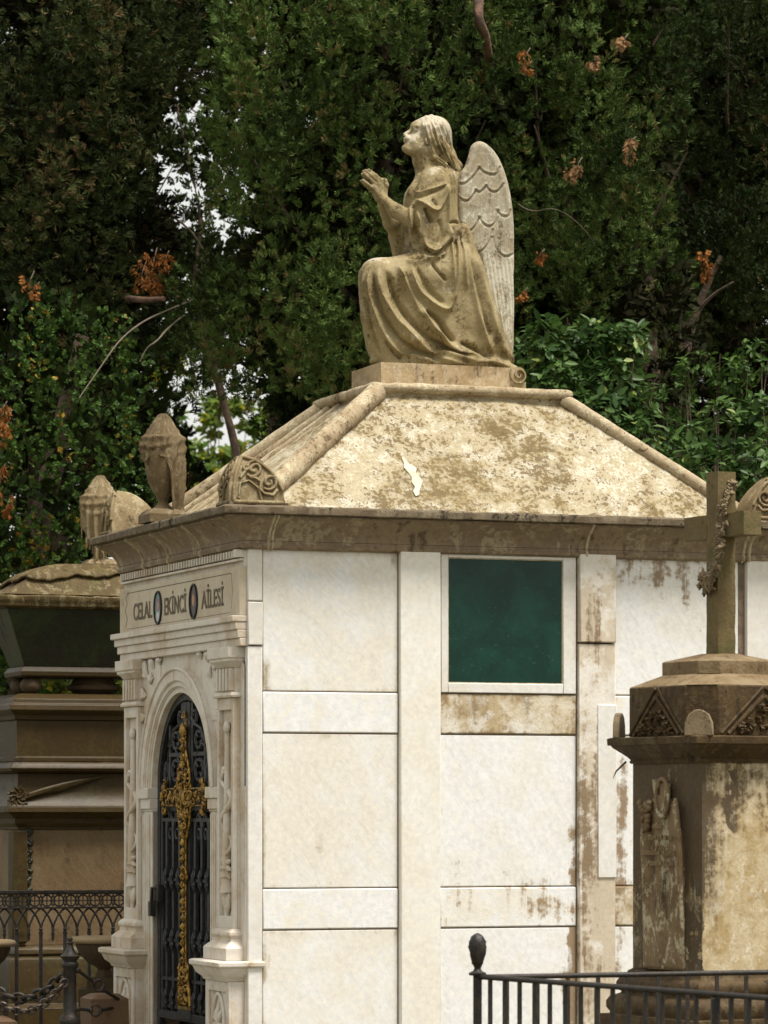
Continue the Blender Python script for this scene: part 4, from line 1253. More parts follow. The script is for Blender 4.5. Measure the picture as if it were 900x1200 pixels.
    for pts, a, w in [
        ([(188, 690), (212, 800), (282, 905), (390, 995), (500, 1040)], -.014, 12),
        ([(132, 700), (142, 800), (175, 890), (240, 980), (330, 1045)], -.012, 9),
        ([(258, 690), (290, 780), (335, 880), (400, 962)], -.009, 9),
        ([(343, 858), (400, 892), (430, 950), (470, 1000)], -.018, 10),
        ([(490, 992), (545, 1022), (610, 1052)], -.012, 7),
        ([(372, 660), (400, 700), (436, 742)], -.010, 5),
        ([(180, 978), (205, 1020), (250, 1062)], -.010, 6),
        ([(470, 560), (474, 700), (452, 810)], -.009, 6),
        ([(530, 640), (565, 800), (618, 980)], -.008, 9),
        ([(104, 800), (118, 930), (160, 1045)], -.008, 6),
        ([(310, 680), (360, 780), (430, 838)], -.007, 10),
        ]: r(pts, a, w)
    # sleeve and bodice
    for pts, a, w in [
        ([(300, 388), (350, 372), (440, 332)], .008, 7), ([(302, 405), (340, 415), (392, 452), (425, 410), (442, 335)], .010, 8),
        ([(288, 425), (286, 500), (304, 580), (322, 642)], .009, 7), ([(312, 440), (326, 520), (345, 590), (392, 622), (440, 560), (452, 500)], .011, 8),
        ([(326, 645), (380, 656), (430, 612)], .010, 8), ([(442, 345), (447, 450), (438, 560)], .008, 7), ([(305, 640), (360, 640), (412, 600)], .005, 6),
        ([(298, 430), (310, 420), (330, 412)], .006, 5), ([(330, 290), (300, 340), (275, 390)], .006, 7), ([(350, 280), (325, 340), (318, 385)], .005, 6)
        ]: r(pts, a, w)
    for pts, a, w in [
        ([(300, 396), (352, 384), (432, 345)], -.006, 4), ([(345, 432), (362, 470), (374, 500)], -.017, 8), ([(330, 540), (352, 610), (390, 640), (430, 590)], -.010, 6),
        ([(300, 440), (300, 520), (318, 600)], -.008, 5), ([(400, 480), (420, 540), (400, 590)], -.007, 9), ([(455, 350), (458, 450), (448, 560)], -.009, 5),
        ([(262, 640), (330, 655), (440, 628)], -.006, 5), ([(440, 505), (470, 492), (500, 500)], -.010, 5), ([(375, 400), (400, 430)], -.006, 7)
        ]: r(pts, a, w)
    # hair strands
    for k in range(9):
        o = k * 9
        r([(345 + o * .9, 66 + o * .1), (362 + o * 1.0, 110), (378 + o, 170 + o * .1), (400 + o * .95, 215 + o * .25), (445 + o * .5, 250 + o * .4)], .0030 if k % 2 else -.0034, 3.6)
    for k in range(5):
        o = k * 9
        r([(378 + o * .5, 235 - o * .5), (430 + o * .6, 262), (456 + o * .6, 310), (458 + o * .5, 380), (462 + o * .4, 450)], .003 if k % 2 else -.004, 3.5)
    r([(350, 60), (340, 90), (352, 140), (372, 205)], -.004, 3.0)
    D += fbm(V * 45, 2) * .0011
    V = V + N * D[:, None]
    V = relax(V, Q, 1, .4)
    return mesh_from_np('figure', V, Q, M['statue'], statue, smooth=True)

def build_wing(t, sc, name='wing'):
    out = [(486, 292), (512, 268), (528, 215), (536, 176), (566, 157), (602, 172), (642, 215), (676, 290), (700, 390), (714, 520), (717, 660), (714, 860), (713, 1084),
           (700, 1084), (684, 1040), (640, 920), (602, 800), (575, 690), (560, 618), (540, 612), (512, 570), (497, 528), (480, 500), (476, 380)]
    if sc != 1: out = [(500 + (a - 500) * sc, 560 + (b - 560) * sc + 20) for a, b in out]
    pl = smooth_poly(PL(out, t), 2)
    f = Field((-.10, t - .06, -.03), (.30, t + .06, 1.12), .0036)
    f.slab(pl, t, .026, .022, k=.005)
    V, Q = f.mesh(); V = relax(V, Q, 2, .5); N = vnormals(V, Q); P = AI(V)
    side = np.sign(-(V[:, 1] - t)); side = np.where(np.abs(N[:, 1]) > .5, 1, 0)
    D = np.zeros(len(V))
    # layers of overlapping feathers: a step at each scalloped edge
    def scal(pts, amp=.0046, w=4.5):
        nonlocal D
        pts = smooth_poly(pts, 2, closed=False)
        d, tt = dist_curve(P, pts)
        D += side * amp * np.exp(-(d / w) ** 2)
        d2, _ = dist_curve(P, [(a + 2, b + 6.5) for a, b in pts]); D -= side * amp * 1.7 * np.exp(-(d2 / (w * 1.0)) ** 2)
    rows = [
        [[(484, 328), (510, 330), (545, 300), (570, 262)], [(570, 262), (590, 285), (640, 296), (652, 262)]],
        [[(486, 385), (505, 402), (530, 398), (556, 356)], [(556, 356), (572, 368), (598, 338)], [(598, 338), (615, 362), (645, 364), (668, 330)]],
        [[(482, 470), (500, 520), (525, 528), (552, 508), (570, 468)], [(570, 468), (585, 495), (612, 510), (640, 488), (646, 440)], [(646, 440), (660, 462), (690, 466), (696, 440)]],
        [[(515, 560), (545, 612), (580, 610), (612, 570), (624, 520)], [(624, 550), (640, 605), (675, 634), (704, 622)]],
    ]
    for row in rows:
        for a in row: scal(a)
    for a in [[(566, 176), (545, 230), (520, 290)], [(600, 190), (650, 270), (690, 400), (700, 560)]]:
        d, tt = dist_curve(P, smooth_poly(a, 2, closed=False)); D += side * .004 * np.exp(-(d / 10) ** 2)
    # long flight feathers and barbs
    for k in range(7):
        x = 590 + k * 18
        pts = [(x + 8, 620 + 6 * k), (x + 36 - k * 2, 800), (x + 66 - k * 7, 960), (700 + k * 1.5, 1070)]
        d, tt = dist_curve(P, smooth_poly(pts, 2, closed=False)); D -= side * .0030 * np.exp(-(d / 3.2) ** 2) * (P[:, 1] > 615)
    for k in range(26):
        x = 492 + k * 8.6
        pts = [(x, 300), (x + 6, 480), (x + 10, 640)]
        d, tt = dist_curve(P, pts); D -= side * .0010 * np.exp(-(d / 2.2) ** 2)
    D += side * fbm(V * 40, 2) * .001
    V = V + N * D[:, None]
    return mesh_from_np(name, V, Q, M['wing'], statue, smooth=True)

if 'angel' not in SKIP:
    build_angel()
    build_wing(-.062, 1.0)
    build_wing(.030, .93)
    # plinth with a rolled scroll at its back corner
    pm = MB()
    x0, x1 = .838 - AS, 1.485 - AS
    pm.boxg(x0, x1, -.185, .185, 3.434 - AZ, .0, .02)
    pm.build('statue_plinth', stone('plinth_stone', (.40, .30, .17), (.28, .19, .09), (.10, .065, .03), amt=.5, warm_amt=.8, streak=.6, bump=.3, rough=.75, pale=(.55, .46, .33), pale_amt=.5, scale=1.6, shift=False, grit=.3), statue, rough=.003, rs=14, smooth=40, bevel=0)
    sc_ = MB()
    for k, tt in enumerate(np.linspace(-.20, -.08, 5)):
        pass
    c0_ = AP(728, 1128, -.17)
    sp = spiral((0, 0), .046, 1.7, 1, 2.6, 34, .006)
    V = []; n_ = len(sp)
    for tt in (-.195, -.10):
        for r_off in (0, .007):
            for (a, b) in sp:
                l = math.hypot(a, b); V.append((c0_[0] + a * (1 - r_off / max(l, .008)), tt, c0_[2] + b * (1 - r_off / max(l, .008))))
    Fc = []
    for i in range(n_ - 1):
        Fc += [(i, i + 1, n_ + i + 1, n_ + i), (2 * n_ + i, 3 * n_ + i, 3 * n_ + i + 1, 2 * n_ + i + 1), (i, 2 * n_ + i, 2 * n_ + i + 1, i + 1), (n_ + i, n_ + i + 1, 3 * n_ + i + 1, 3 * n_ + i)]
    sc_.add(V, Fc)
    sc_.tube([(c0_[0], -.18, c0_[2]), (c0_[0], -.11, c0_[2])], .036, 14)
    sc_.box(c0_[0] - .035, c0_[0] + .035, -.185, .185, 3.434 - AZ, c0_[2] - .03)
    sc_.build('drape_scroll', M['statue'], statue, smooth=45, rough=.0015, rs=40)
# ================= veiled urn over the door =================
def local_pt(s, t, z=0):   # mausoleum frame -> world
    return (CX + s * CA - t * SA, CY + s * SA + t * CA, z)

def veiled_urn(loc, rz, mats, fringe=False, seed=1):
    """urn of the given height (about .47 m) with a cloth thrown over it"""
    pr = [(.0, .055), (.052, .055), (.054, .062), (.036, .075), (.022, .092), (.026, .105), (.050, .135), (.074, .175), (.090, .225), (.098, .280), (.099, .315), (.094, .335), (.070, .350), (.060, .358), (.05, .37)]
    return pr

def build_veiled_urn(name, loc, rz, mat, cloth_side, label, h=.47, lean=0.0, fr=0.0, rs_=.86):
    e = empty(name, loc, rz)
    tag(e, label, 'urn')
    sc = h / .47
    b = MB().boxg(-.085 * sc, .085 * sc, -.085 * sc, .085 * sc, 0, .035 * sc, .02)
    b.sweep([(0, .034 * sc), (-.012 * sc, .050 * sc), (-.030 * sc, .060 * sc), (-.05 * sc, .062 * sc)], -.085 * sc, .085 * sc, -.085 * sc, .085 * sc)
    b.build('urn_foot', mat, e, rough=.002, rs=30, smooth=40)
    pr = [(.052, .058), (.054, .064), (.036, .075), (.022, .092), (.026, .105), (.050, .135), (.074, .175), (.088, .225), (.094, .280), (.095, .315), (.090, .335), (.070, .350), (.060, .358), (.05, .37)]
    MB().lathe([(r * sc * rs_, z * sc) for r, z in pr], n=32).build('urn_body', mat, e, smooth=50)
    # cloth: cone of folds from the knob down over the belly, longer on one side
    n, m_ = 120, 60; V = []
    for i in range(n):
        th = 2 * math.pi * i / n
        dth = (th - cloth_side + math.pi) % (2 * math.pi) - math.pi
        low = .30 - .27 * math.exp(-(dth / .85) ** 2) + .035 * math.sin(th * 3 + 1) + .02 * math.sin(th * 7)
        low = max(low, .035)
        for j in range(m_ + 1):
            v = j / m_
            z = .47 + (low - .47) * v
            # radius of the covered urn at this height
            if z > .37: rr_ = .012 + .078 * ((.47 - z) / .10) ** .85
            elif z > .28: rr_ = .101
            else:
                rb = np.interp(z, [q[1] for q in pr], [q[0] for q in pr])
                rr_ = max(rb, .101 - .06 * (.28 - z)) + .004
            ph = 1.6 * v
            f_ = .5 + .5 * (1 - abs(math.sin(th * 7 + 1.2 * math.sin(z * 12 + th) + ph * 2.0)) ** .7 * 2)
            g_ = math.sin(th * 15 + z * 30)
            amp = .014 + .026 * v
            rr_ += amp * (f_ - .4) + .0025 * g_ * v
            # a twisted swag across the shoulder
            sw = math.exp(-((z - (.352 + .03 * math.sin(th * 1.0 + .8))) / .012) ** 2) + .8 * math.exp(-((z - (.315 + .035 * math.sin(th + .4))) / .010) ** 2)
            rr_ += .009 * sw
            rr_ *= rs_
            V.append((rr_ * sc * math.cos(th) + lean * (z - .05) * sc, rr_ * sc * math.sin(th), z * sc))
    V = np.array(V)
    Q = [((i * (m_ + 1) + j), ((i + 1) % n) * (m_ + 1) + j, ((i + 1) % n) * (m_ + 1) + j + 1, i * (m_ + 1) + j + 1) for i in range(n) for j in range(m_)]
    V = V + (fbm(V * 40, 2) * .0015)[:, None]
    c = mesh_from_np('cloth', V, np.array(Q), mat, e, smooth=True)
    so_ = c.modifiers.new('thick', 'SOLIDIFY'); so_.thickness = .007 * sc; so_.offset = 1
    if fr:
        fm = MB()
        for i in range(0, n, 2):
            p = V[i * (m_ + 1) + m_]
            fm.tube([p + np.array((0, 0, .005)), p * np.array((1.02, 1.02, 1)) - np.array((0, 0, fr))], [.004, .003], 5)
        fm.build('fringe', mat, c, smooth=60)
    return e
build_veiled_urn('veiled_urn', local_pt(-.055, .985, TOP + .003), A, M['urn'], -.75, 'small stone urn shrouded in carved cloth standing on the cornice above the mausoleum door', h=.475)
build_veiled_urn('fringed_urn', (-1.4737, 19.05, 2.84), A, M['ornament'], -1.9, 'stone urn under a fringed carved cloth on the lid of the mossy sarcophagus', h=.50, fr=.05)

# ================= SARCOPHAGUS MONUMENT (left) =================
SX, SY = -1.877, 18.6
sarc = empty('sarcophagus_monument', (SX, SY, 0), A)
tag(sarc, 'tall brown monument carrying a dark mossy sarcophagus on ball feet', 'tomb monument')
LS, DS = .98, .62
# body: inverted truncated pyramid
def frustum(m, x0, x1, y0, y1, z0, X0, X1, Y0, Y1, z1):
    v = [(x0, y0, z0), (x1, y0, z0), (x1, y1, z0), (x0, y1, z0), (X0, Y0, z1), (X1, Y0, z1), (X1, Y1, z1), (X0, Y1, z1)]
    return m.add(v, [(3, 2, 1, 0), (4, 5, 6, 7), (0, 1, 5, 4), (1, 2, 6, 5), (2, 3, 7, 6), (3, 0, 4, 7)])
m = MB(); frustum(m, .085, .895, .10, .40, 2.335, -.03, 1.01, .02, .48, 2.632)
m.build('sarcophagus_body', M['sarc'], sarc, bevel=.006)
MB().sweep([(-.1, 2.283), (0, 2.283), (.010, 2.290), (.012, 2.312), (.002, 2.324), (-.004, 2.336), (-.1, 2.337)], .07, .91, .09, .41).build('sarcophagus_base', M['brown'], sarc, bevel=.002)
for (x, y) in ((.13, .15), (.13, .35), (.85, .15), (.85, .35)):
    MB().ball((x, y, 2.241), (.056, .056, .045), 20, 12).build('ball_foot', M['planter'], sarc, smooth=60)
MB().lathe([(.03, 2.198), (.09, 2.198), (.10, 2.21), (.135, 2.225), (.140, 2.245), (.12, 2.25), (.10, 2.282)], (.49, .25, 0), 28).build('centre_foot', M['planter'], sarc, smooth=40)
# lid with ogee sides and a scalloped cloth carved over it
lp = [(-.02, 2.628), (.004, 2.630), (.026, 2.640), (.030, 2.660), (.034, 2.666), (.034, 2.688), (.026, 2.694)]
crv = [(.0, 2.700), (-.05, 2.716), (-.09, 2.742), (-.13, 2.772), (-.17, 2.798), (-.22, 2.820), (-.28, 2.836), (-.34, 2.845), (-.40, 2.848)]
def lidjit(p): return p
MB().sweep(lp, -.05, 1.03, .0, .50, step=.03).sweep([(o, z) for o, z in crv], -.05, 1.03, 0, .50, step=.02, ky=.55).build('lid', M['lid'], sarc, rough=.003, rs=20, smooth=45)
rings = []; n_ = 160
for i in range(n_):
    u = i / n_; per = 2 * (1.08 + .5); d = u * per
    if d < 1.08: X, Y = d, 0
    elif d < 1.58: X, Y = 1.08, d - 1.08
    elif d < 2.66: X, Y = 1.08 - (d - 1.58), .5
    else: X, Y = 0, .5 - (d - 2.66)
    ax, ay = X / 1.08, Y / .5
    end = .55 + .10 * abs(math.sin(d * 9)) + .22 * math.sin(d * 2.2 + 2.6) * .6
    col_ = []
    for j in range(15):
        v = 1 - (1 - end) * 0 - (j / 14) * (1 - (1 - end))   # from top (1) to end
        q = 1 - (j / 14) * end                                # 1 top .. 1-end low
        o = np.interp(q, np.linspace(0, 1, len(crv)), [c[0] for c in crv]); z = np.interp(q, np.linspace(0, 1, len(crv)), [c[1] for c in crv])
        x0, x1, y0, y1 = -.05 - o, 1.03 + o, -o * .55, .50 + o * .55
        col_.append((x0 + (x1 - x0) * ax, y0 + (y1 - y0) * ay, z + .012 + .003 * math.sin(d * 60) * (j > 9)))
    rings.append(col_)
V = np.array([p for r_ in rings for p in r_]); k = 15
Q = np.array([(i * k + j, ((i + 1) % n_) * k + j, ((i + 1) % n_) * k + j + 1, i * k + j + 1) for i in range(n_) for j in range(k - 1)])
c = mesh_from_np('lid_cloth', V + (fbm(V * 18, 3) * .004)[:, None], Q, M['lid'], sarc, smooth=True)
s_ = c.modifiers.new('t', 'SOLIDIFY'); s_.thickness = .012; s_.offset = -1
# pedestal stages
def st(nm, prof, mat, **k): return MB().sweep(prof, 0, LS, 0, DS, **k).build(nm, mat, sarc, bevel=.002, smooth=40, rough=.0015, rs=20)
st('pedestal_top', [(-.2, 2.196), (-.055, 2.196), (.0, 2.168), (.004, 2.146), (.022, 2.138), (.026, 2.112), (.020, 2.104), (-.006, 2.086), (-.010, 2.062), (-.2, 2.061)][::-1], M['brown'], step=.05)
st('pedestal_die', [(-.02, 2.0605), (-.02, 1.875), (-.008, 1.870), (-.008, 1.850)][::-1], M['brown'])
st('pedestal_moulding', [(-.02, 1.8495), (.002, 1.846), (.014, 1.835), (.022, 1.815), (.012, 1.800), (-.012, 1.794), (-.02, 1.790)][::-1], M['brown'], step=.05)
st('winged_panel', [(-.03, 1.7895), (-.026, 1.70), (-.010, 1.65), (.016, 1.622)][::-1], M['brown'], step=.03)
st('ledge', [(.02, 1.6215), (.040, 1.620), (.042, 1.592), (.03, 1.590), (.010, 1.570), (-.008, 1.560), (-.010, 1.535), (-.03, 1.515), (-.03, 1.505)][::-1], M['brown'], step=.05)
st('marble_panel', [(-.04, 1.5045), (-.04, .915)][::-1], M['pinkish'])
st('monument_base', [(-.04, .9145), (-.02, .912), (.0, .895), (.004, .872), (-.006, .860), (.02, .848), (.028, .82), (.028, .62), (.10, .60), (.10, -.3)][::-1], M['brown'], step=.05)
# corner pilaster with a wreath, and the carved wings of the panel
MB().box(-.004, .075, -.016 + .02, .10, .93, 1.50).build('corner_strip', M['brown'], sarc, bevel=.006)
wg = MB()
for k in range(9):
    u = k / 8
    p0 = (.03, .0, 1.655 + u * .012); p1 = (.26 + .24 * u, .012 - .02 * 0, 1.700 + .078 * u)
    d_ = [(p0[0] + (p1[0] - p0[0]) * q, -.000 + .018 * q, p0[2] + (p1[2] - p0[2]) * q + .012 * math.sin(math.pi * q)) for q in np.linspace(0, 1, 9)]
    wg.tube(d_, [.006, .010, .012, .012, .012, .011, .010, .008, .003], 7)
for k in range(26):
    a = k * 2.4; r_ = .045 * math.sqrt(k / 26)
    wg.tube([(.02 + r_ * math.cos(a), .0, 1.665 + r_ * math.sin(a)), (.02 + (r_ + .02) * math.cos(a + .3), -.012, 1.665 + (r_ + .02) * math.sin(a + .3))], [.010, .004], 6)
wg.build('carved_wings', M['brown'], sarc, smooth=60, rough=.001, rs=50)
ty = MB()
rr = random.Random(5)
for k in range(70):
    z = 1.50 - k * .0055; x = .075 + .012 * math.sin(k * .7) + rr.uniform(-.010, .014)
    ty.ball((x, -.0 + .03, z), (rr.uniform(.008, .018), .012, rr.uniform(.008, .016)), 7, 5)
ty.build('dark_ivy_stain', M['sarc'], sarc, smooth=60, rough=.003, rs=60)

# ================= CROSS MONUMENT (right) =================
B = R(28)
MX, MY = 1.194, 13.0
cm = empty('cross_monument', (MX, MY, 0), B)
tag(cm, 'dark stained stone monument topped by a mossy cross with a carved garland', 'tomb monument')
hb = .226
MB().boxg(-hb, hb, -hb, hb, 1.040, 1.768, .02).build('block', M['block'], cm, rough=.0012, rs=16, smooth=40)
MB().sweep([(-.05, 1.7665), (.006, 1.7665), (.010, 1.774), (.006, 1.780), (.014, 1.790), (.032, 1.806), (.052, 1.824), (.058, 1.832), (.066, 1.833), (.068, 1.856), (.060, 1.860), (-.05, 1.861)], -hb, hb, -hb, hb, step=.03).build('cap_cornice', M['cap_stone'], cm, rough=.0018, rs=22, smooth=40)
MB().sweep([(-.02, 1.860), (.0, 1.860), (.0, 2.034), (-.008, 2.038)], -.268, .268, -.268, .268, cham=.085).build('cap_block', M['cap_stone'], cm, rough=.0015, rs=20, bevel=.003, smooth=30)
MB().sweep([(-.004, 2.0365), (-.012, 2.040), (-.085, 2.076), (-.093, 2.079), (-.2, 2.0795)], -.268, .268, -.268, .268, cham=.075).build('cap_slope', M['cap_top'], cm, smooth=30)
MB().sweep([(-.01, 2.078), (0, 2.078), (0, 2.124), (-.006, 2.128), (-.085, 2.150), (-.10, 2.154), (-.14, 2.154)], -.172, .172, -.172, .172, cham=.055).build('cap_step', M['cap_top'], cm, rough=.001, rs=20, bevel=.002, smooth=25)
for sx in (-1, 1):
    for sy in (-1, 1):
        P = [(-.050, 0), (-.048, .045), (-.034, .075), (-.013, .088), (.0, .091), (.013, .088), (.034, .075), (.048, .045), (.050, 0)]
        e = MB().prism(P, 'y', -.012, .012).build('corner_tablet', M['garland'], cm, bevel=.003, rough=0)
        e.location = (sx * .262, sy * .262, 1.8585); e.rotation_euler = (0, 0, math.atan2(sy, sx) + math.pi / 2)
# gabled carving on each face of the cap
rr = random.Random(11)
for q in range(4):
    cg = MB(); y = -.268
    for sg in (-1, 1):
        cg.tube([(sg * .175, y - .002, 1.868), (sg * .006, y - .002, 2.028)], .006, 6)
        cg.tube([(sg * .148, y - .002, 1.866), (sg * .004, y - .002, 1.998)], .0085, 6)
    for k in range(44):
        u = rr.uniform(-1, 1); hgt = (1 - abs(u)) * .115
        zz = 1.872 + rr.uniform(0, 1) * hgt; xx = u * .115
        a = rr.uniform(0, 6.28); l_ = rr.uniform(.014, .026)
        cg.tube([(xx, y - .001, zz), (xx + l_ * .5 * math.cos(a), y - .012, zz + l_ * .5 * math.sin(a)), (xx + l_ * math.cos(a + .5), y - .003, min(zz + l_ * math.sin(a + .5), 2.0))], [.004, .008, .002], 6)
    o = cg.build('leaf_carving', M['cap_stone'], cm, smooth=60, rough=.001, rs=60)
    o.rotation_euler = (0, 0, q * math.pi / 2)
# base: torus mouldings and plinth
MB().sweep([(-.1, 1.0395), (.0, 1.0395), (.014, 1.030), (.016, 1.016), (.020, 1.012), (.036, 1.004), (.044, .990), (.044, .972), (.036, .960), (.030, .956), (.034, .950), (.060, .940), (.070, .922), (.070, .900), (.060, .884), (.06, .878), (.085, .876), (.085, .60), (.14, .58), (.14, -.3)], -hb, hb, -hb, hb).build('monument_base', M['cap_stone'], cm, bevel=.001, smooth=40)
# cross: arms run along local y
w0, w1 = .0385, .036
cr = MB()
def frust(z0, z1, a, b):
    n = 24
    for i in range(n): pass
cr.boxg(-.037, .037, -.037, .037, 2.150, 2.798, .012)
cr.boxg(-.0365, .0365, -.200, -.0372, 2.565, 2.648, .012)
cr.boxg(-.0365, .0365, .0372, .185, 2.565, 2.648, .012)
cr.build('cross', M['cross'], cm, rough=.0022, rs=24, smooth=40)
# garland of small flowers wound over the near arm
gp = [(.030, -.045, 2.755), (-.0, -.062, 2.735), (-.030, -.075, 2.70), (-.042, -.085, 2.66), (-.045, -.080, 2.60), (-.045, -.070, 2.55), (-.046, -.062, 2.50), (-.045, -.050, 2.465), (-.048, -.030, 2.435), (-.050, .000, 2.415), (-.048, .030, 2.425), (-.040, .048, 2.44)]
gp2 = [(-.045, -.045, 2.47), (-.046, -.04, 2.43), (-.048, -.01, 2.395), (-.048, .02, 2.385), (-.042, .045, 2.405)]
gl_ = MB(); rr = random.Random(4)
for path, cnt in ((gp, 95), (gp2, 45)):
    pth = smooth_poly([tuple(p) for p in path], 1, closed=False)
    for k in range(cnt):
        f_ = k / cnt * (len(pth) - 1.001); i = int(f_); u = f_ - i
        p = [pth[i][c] * (1 - u) + pth[i + 1][c] * u for c in range(3)]
        p = [p[0] + rr.uniform(-.010, .004), p[1] + rr.uniform(-.020, .020), p[2] + rr.uniform(-.012, .012)]
        rd = rr.uniform(.006, .010)
        if rr.random() < .5:     # rosette
            for a in range(5):
                an = a * 1.2566 + k
                gl_.ball((p[0] - .003, p[1] + .009 * math.cos(an), p[2] + .009 * math.sin(an)), (.0055, .006, .006), 6, 4)
            gl_.ball((p[0] - .007, p[1], p[2]), .004, 6, 4)
        else:
            a = rr.uniform(0, 6.28)
            gl_.tube([p, (p[0] - .008, p[1] + .014 * math.cos(a), p[2] + .014 * math.sin(a)), (p[0] - .002, p[1] + .026 * math.cos(a + .4), p[2] + .026 * math.sin(a + .4))], [.004, .008, .002], 6)
gl_.build('garland', M['garland'], cm, smooth=60, rough=.001, rs=60)
# scroll hanging on the left face (x = -hb) of the block, gathered by a ring
sg_ = MB(); x = -hb
n_, mz = 30, 50; V = []
for i in range(n_ + 1):
    u = i / n_ * 2 - 1
    top = 1.655 - .07 * abs(u) ** 2.2 - (.05 if abs(u) > .9 else 0)
    for j in range(mz + 1):
        v = j / mz; z = 1.045 + (top - 1.045) * v
        wv = .138 * (1 - .05 * math.sin(v * 3.0)) * (1 - .18 * max(0, v - .8) / .2)
        bulge = .022 * (1 - u ** 2) ** .6 + .004
        bulge += .006 * math.sin(u * 9 + 2) * (.3 + .7 * v) + .020 * math.exp(-((abs(u) - .86) / .10) ** 2) * v
        V.append((x - bulge, u * wv * -1 + .012, z))
V = np.array(V); Q = np.array([(i * (mz + 1) + j, (i + 1) * (mz + 1) + j, (i + 1) * (mz + 1) + j + 1, i * (mz + 1) + j + 1) for i in range(n_) for j in range(mz)])
so = mesh_from_np('carved_scroll', V, Q, M['scroll'], cm, smooth=True)
s_ = so.modifiers.new('t', 'SOLIDIFY'); s_.thickness = .012; s_.offset = -1
sg_.tube([(x - .032, -.02 + .040 * math.cos(a), 1.645 + .066 * math.sin(a)) for a in np.linspace(0, 6.2832, 25)[:-1]], .008, 8, closed=True)
sg_.box(x - .030, x - .010, -.038, -.002, 1.60, 1.695)
sg_.tube([(x - .018, .04, 1.66), (x - .020, .045, 1.71)], [.010, .012], 8)
rr = random.Random(8)
for k in range(26):
    sg_.ball((x - .030 + rr.uniform(-.004, .004), .095 + rr.uniform(-.034, .034) * (1 - k / 52), 1.635 - k * .0042 + rr.uniform(-.01, .01)), (.012, .012, .012), 7, 5)
sg_.tube([(x - .020, -.085, 1.64), (x - .034, -.11, 1.60), (x - .036, -.125, 1.54), (x - .030, -.130, 1.45), (x - .028, -.135, 1.30), (x - .02, -.140, 1.1)], [.008, .014, .012, .011, .010, .006], 8)
sg_.build('tassel_and_ring', M['scroll'], so, smooth=60, rough=.001, rs=50)
# worn inscription on the scroll: strokes too weathered to read
rr = random.Random(2)
for (zc, half_) in ((1.545, .035), (1.505, .085), (1.470, .03), (1.452, .115), (1.415, .085)):
    ins = MB(); yy = -half_
    while yy < half_:
        w_ = rr.uniform(.004, .010)
        u = yy / .16; bl = .022 * (1 - u ** 2) ** .6 + .004 + .014
        if rr.random() < .75:
            ins.box(x - bl - .0035, x - bl + .006, yy, yy + .0022, zc - .008, zc + .008)
            if rr.random() < .6: ins.box(x - bl - .0035, x - bl + .006, yy, yy + w_, zc + rr.choice((-.008, 0, .006)), zc + rr.choice((-.006, .002, .008)) + .0022)
        yy += w_ + .004
    ins.build('worn_inscription', M['planter_rim'], so, bevel=0)
# bare stalk hanging from the cap
MB().tube([(-.27, .2, 1.775), (-.30, .22, 1.74), (-.31, .225, 1.715)], [.004, .003, .001], 5).build('dry_stalk', M['bark'], cm)

# ================= IRON RAILINGS =================
def hang_bars(e, p0, p1, n, z0, z1, mat, nm='baluster', w=.0058, skip0=.06):
    p0, p1 = Vector(p0), Vector(p1)
    proto = None
    for i in range(n):
        u = skip0 / (p1 - p0).length + (1 - skip0 / (p1 - p0).length) * (i / (n - .0))
        p = p0.lerp(p1, u)
        if proto is None:
            proto = MB().box(-w, w, -w, w, z0, z1).build(nm, mat, e, bevel=.0015)
            proto.location = (p.x, p.y, 0); proto.rotation_euler = (0, 0, math.atan2(p1.y - p0.y, p1.x - p0.x)); o = proto
        else:
            o = proto.copy(); COL.objects.link(o); o.parent = e; o.location = (p.x, p.y, 0)
    return
rail = empty('iron_railing', (.293, 11.5, 0))
tag(rail, 'black iron grave railing with a flame finial on its corner post', 'railing')
pz = 1.075
MB().box(-.0135, .0135, -.0135, .0135, -.1, 1.083).build('corner_post', M['iron'], rail, bevel=.002)
fn = MB()
fn.lathe([(.0, 1.0835), (.026, 1.084), (.028, 1.091), (.014, 1.098), (.010, 1.106), (.012, 1.112), (.020, 1.124)], n=20)
fn.lathe([(.011, 1.108), (.016, 1.122), (.024, 1.150), (.027, 1.172), (.0255, 1.190), (.019, 1.205), (.008, 1.214), (.001, 1.217)], n=28,
         rf=lambda a, z: 1 + .13 * math.cos(5 * (a + z * 34)) )
fn.build('flame_finial', M['iron'], rail, smooth=60)
pa = (.0165, 0, pz); u1 = (CA * 1.35, SA * 1.35, 0)
pb = (2.2 * math.cos(R(-59.5)), 2.2 * math.sin(R(-59.5)), 0)
def rails(end, z, r=.0085):
    n = 20
    MB().tube([(end[0] * i / n, end[1] * i / n, z) for i in range(n + 1)], r, 8).build('handrail', M['iron'], rail, smooth=60)
rails(u1, 1.078); rails(pb, 1.080)
for e_ in (u1, pb):
    l_ = math.hypot(e_[0], e_[1]); MB().tube([(0, 0, .35), (e_[0], e_[1], .35)], .010, 8).build('lower_rail', M['iron'], rail)
hang_bars(rail, (0, 0, 0), u1, 12, .30, 1.072, M['iron'], skip0=.10)
hang_bars(rail, (0, 0, 0), pb, 25, .30, 1.072, M['iron'], skip0=.075)
for e_ in (u1, pb):
    MB().box(-.0165, .0165, -.0165, .0165, -.1, 1.09).build('end_post', M['iron'], rail, bevel=.002).location = (e_[0], e_[1], 0)
mp = MB().box(-.013, .013, -.013, .013, -.1, 1.07).build('intermediate_post', M['iron'], rail, bevel=.002)
mp.location = (pb[0] * .579, pb[1] * .579, 0)

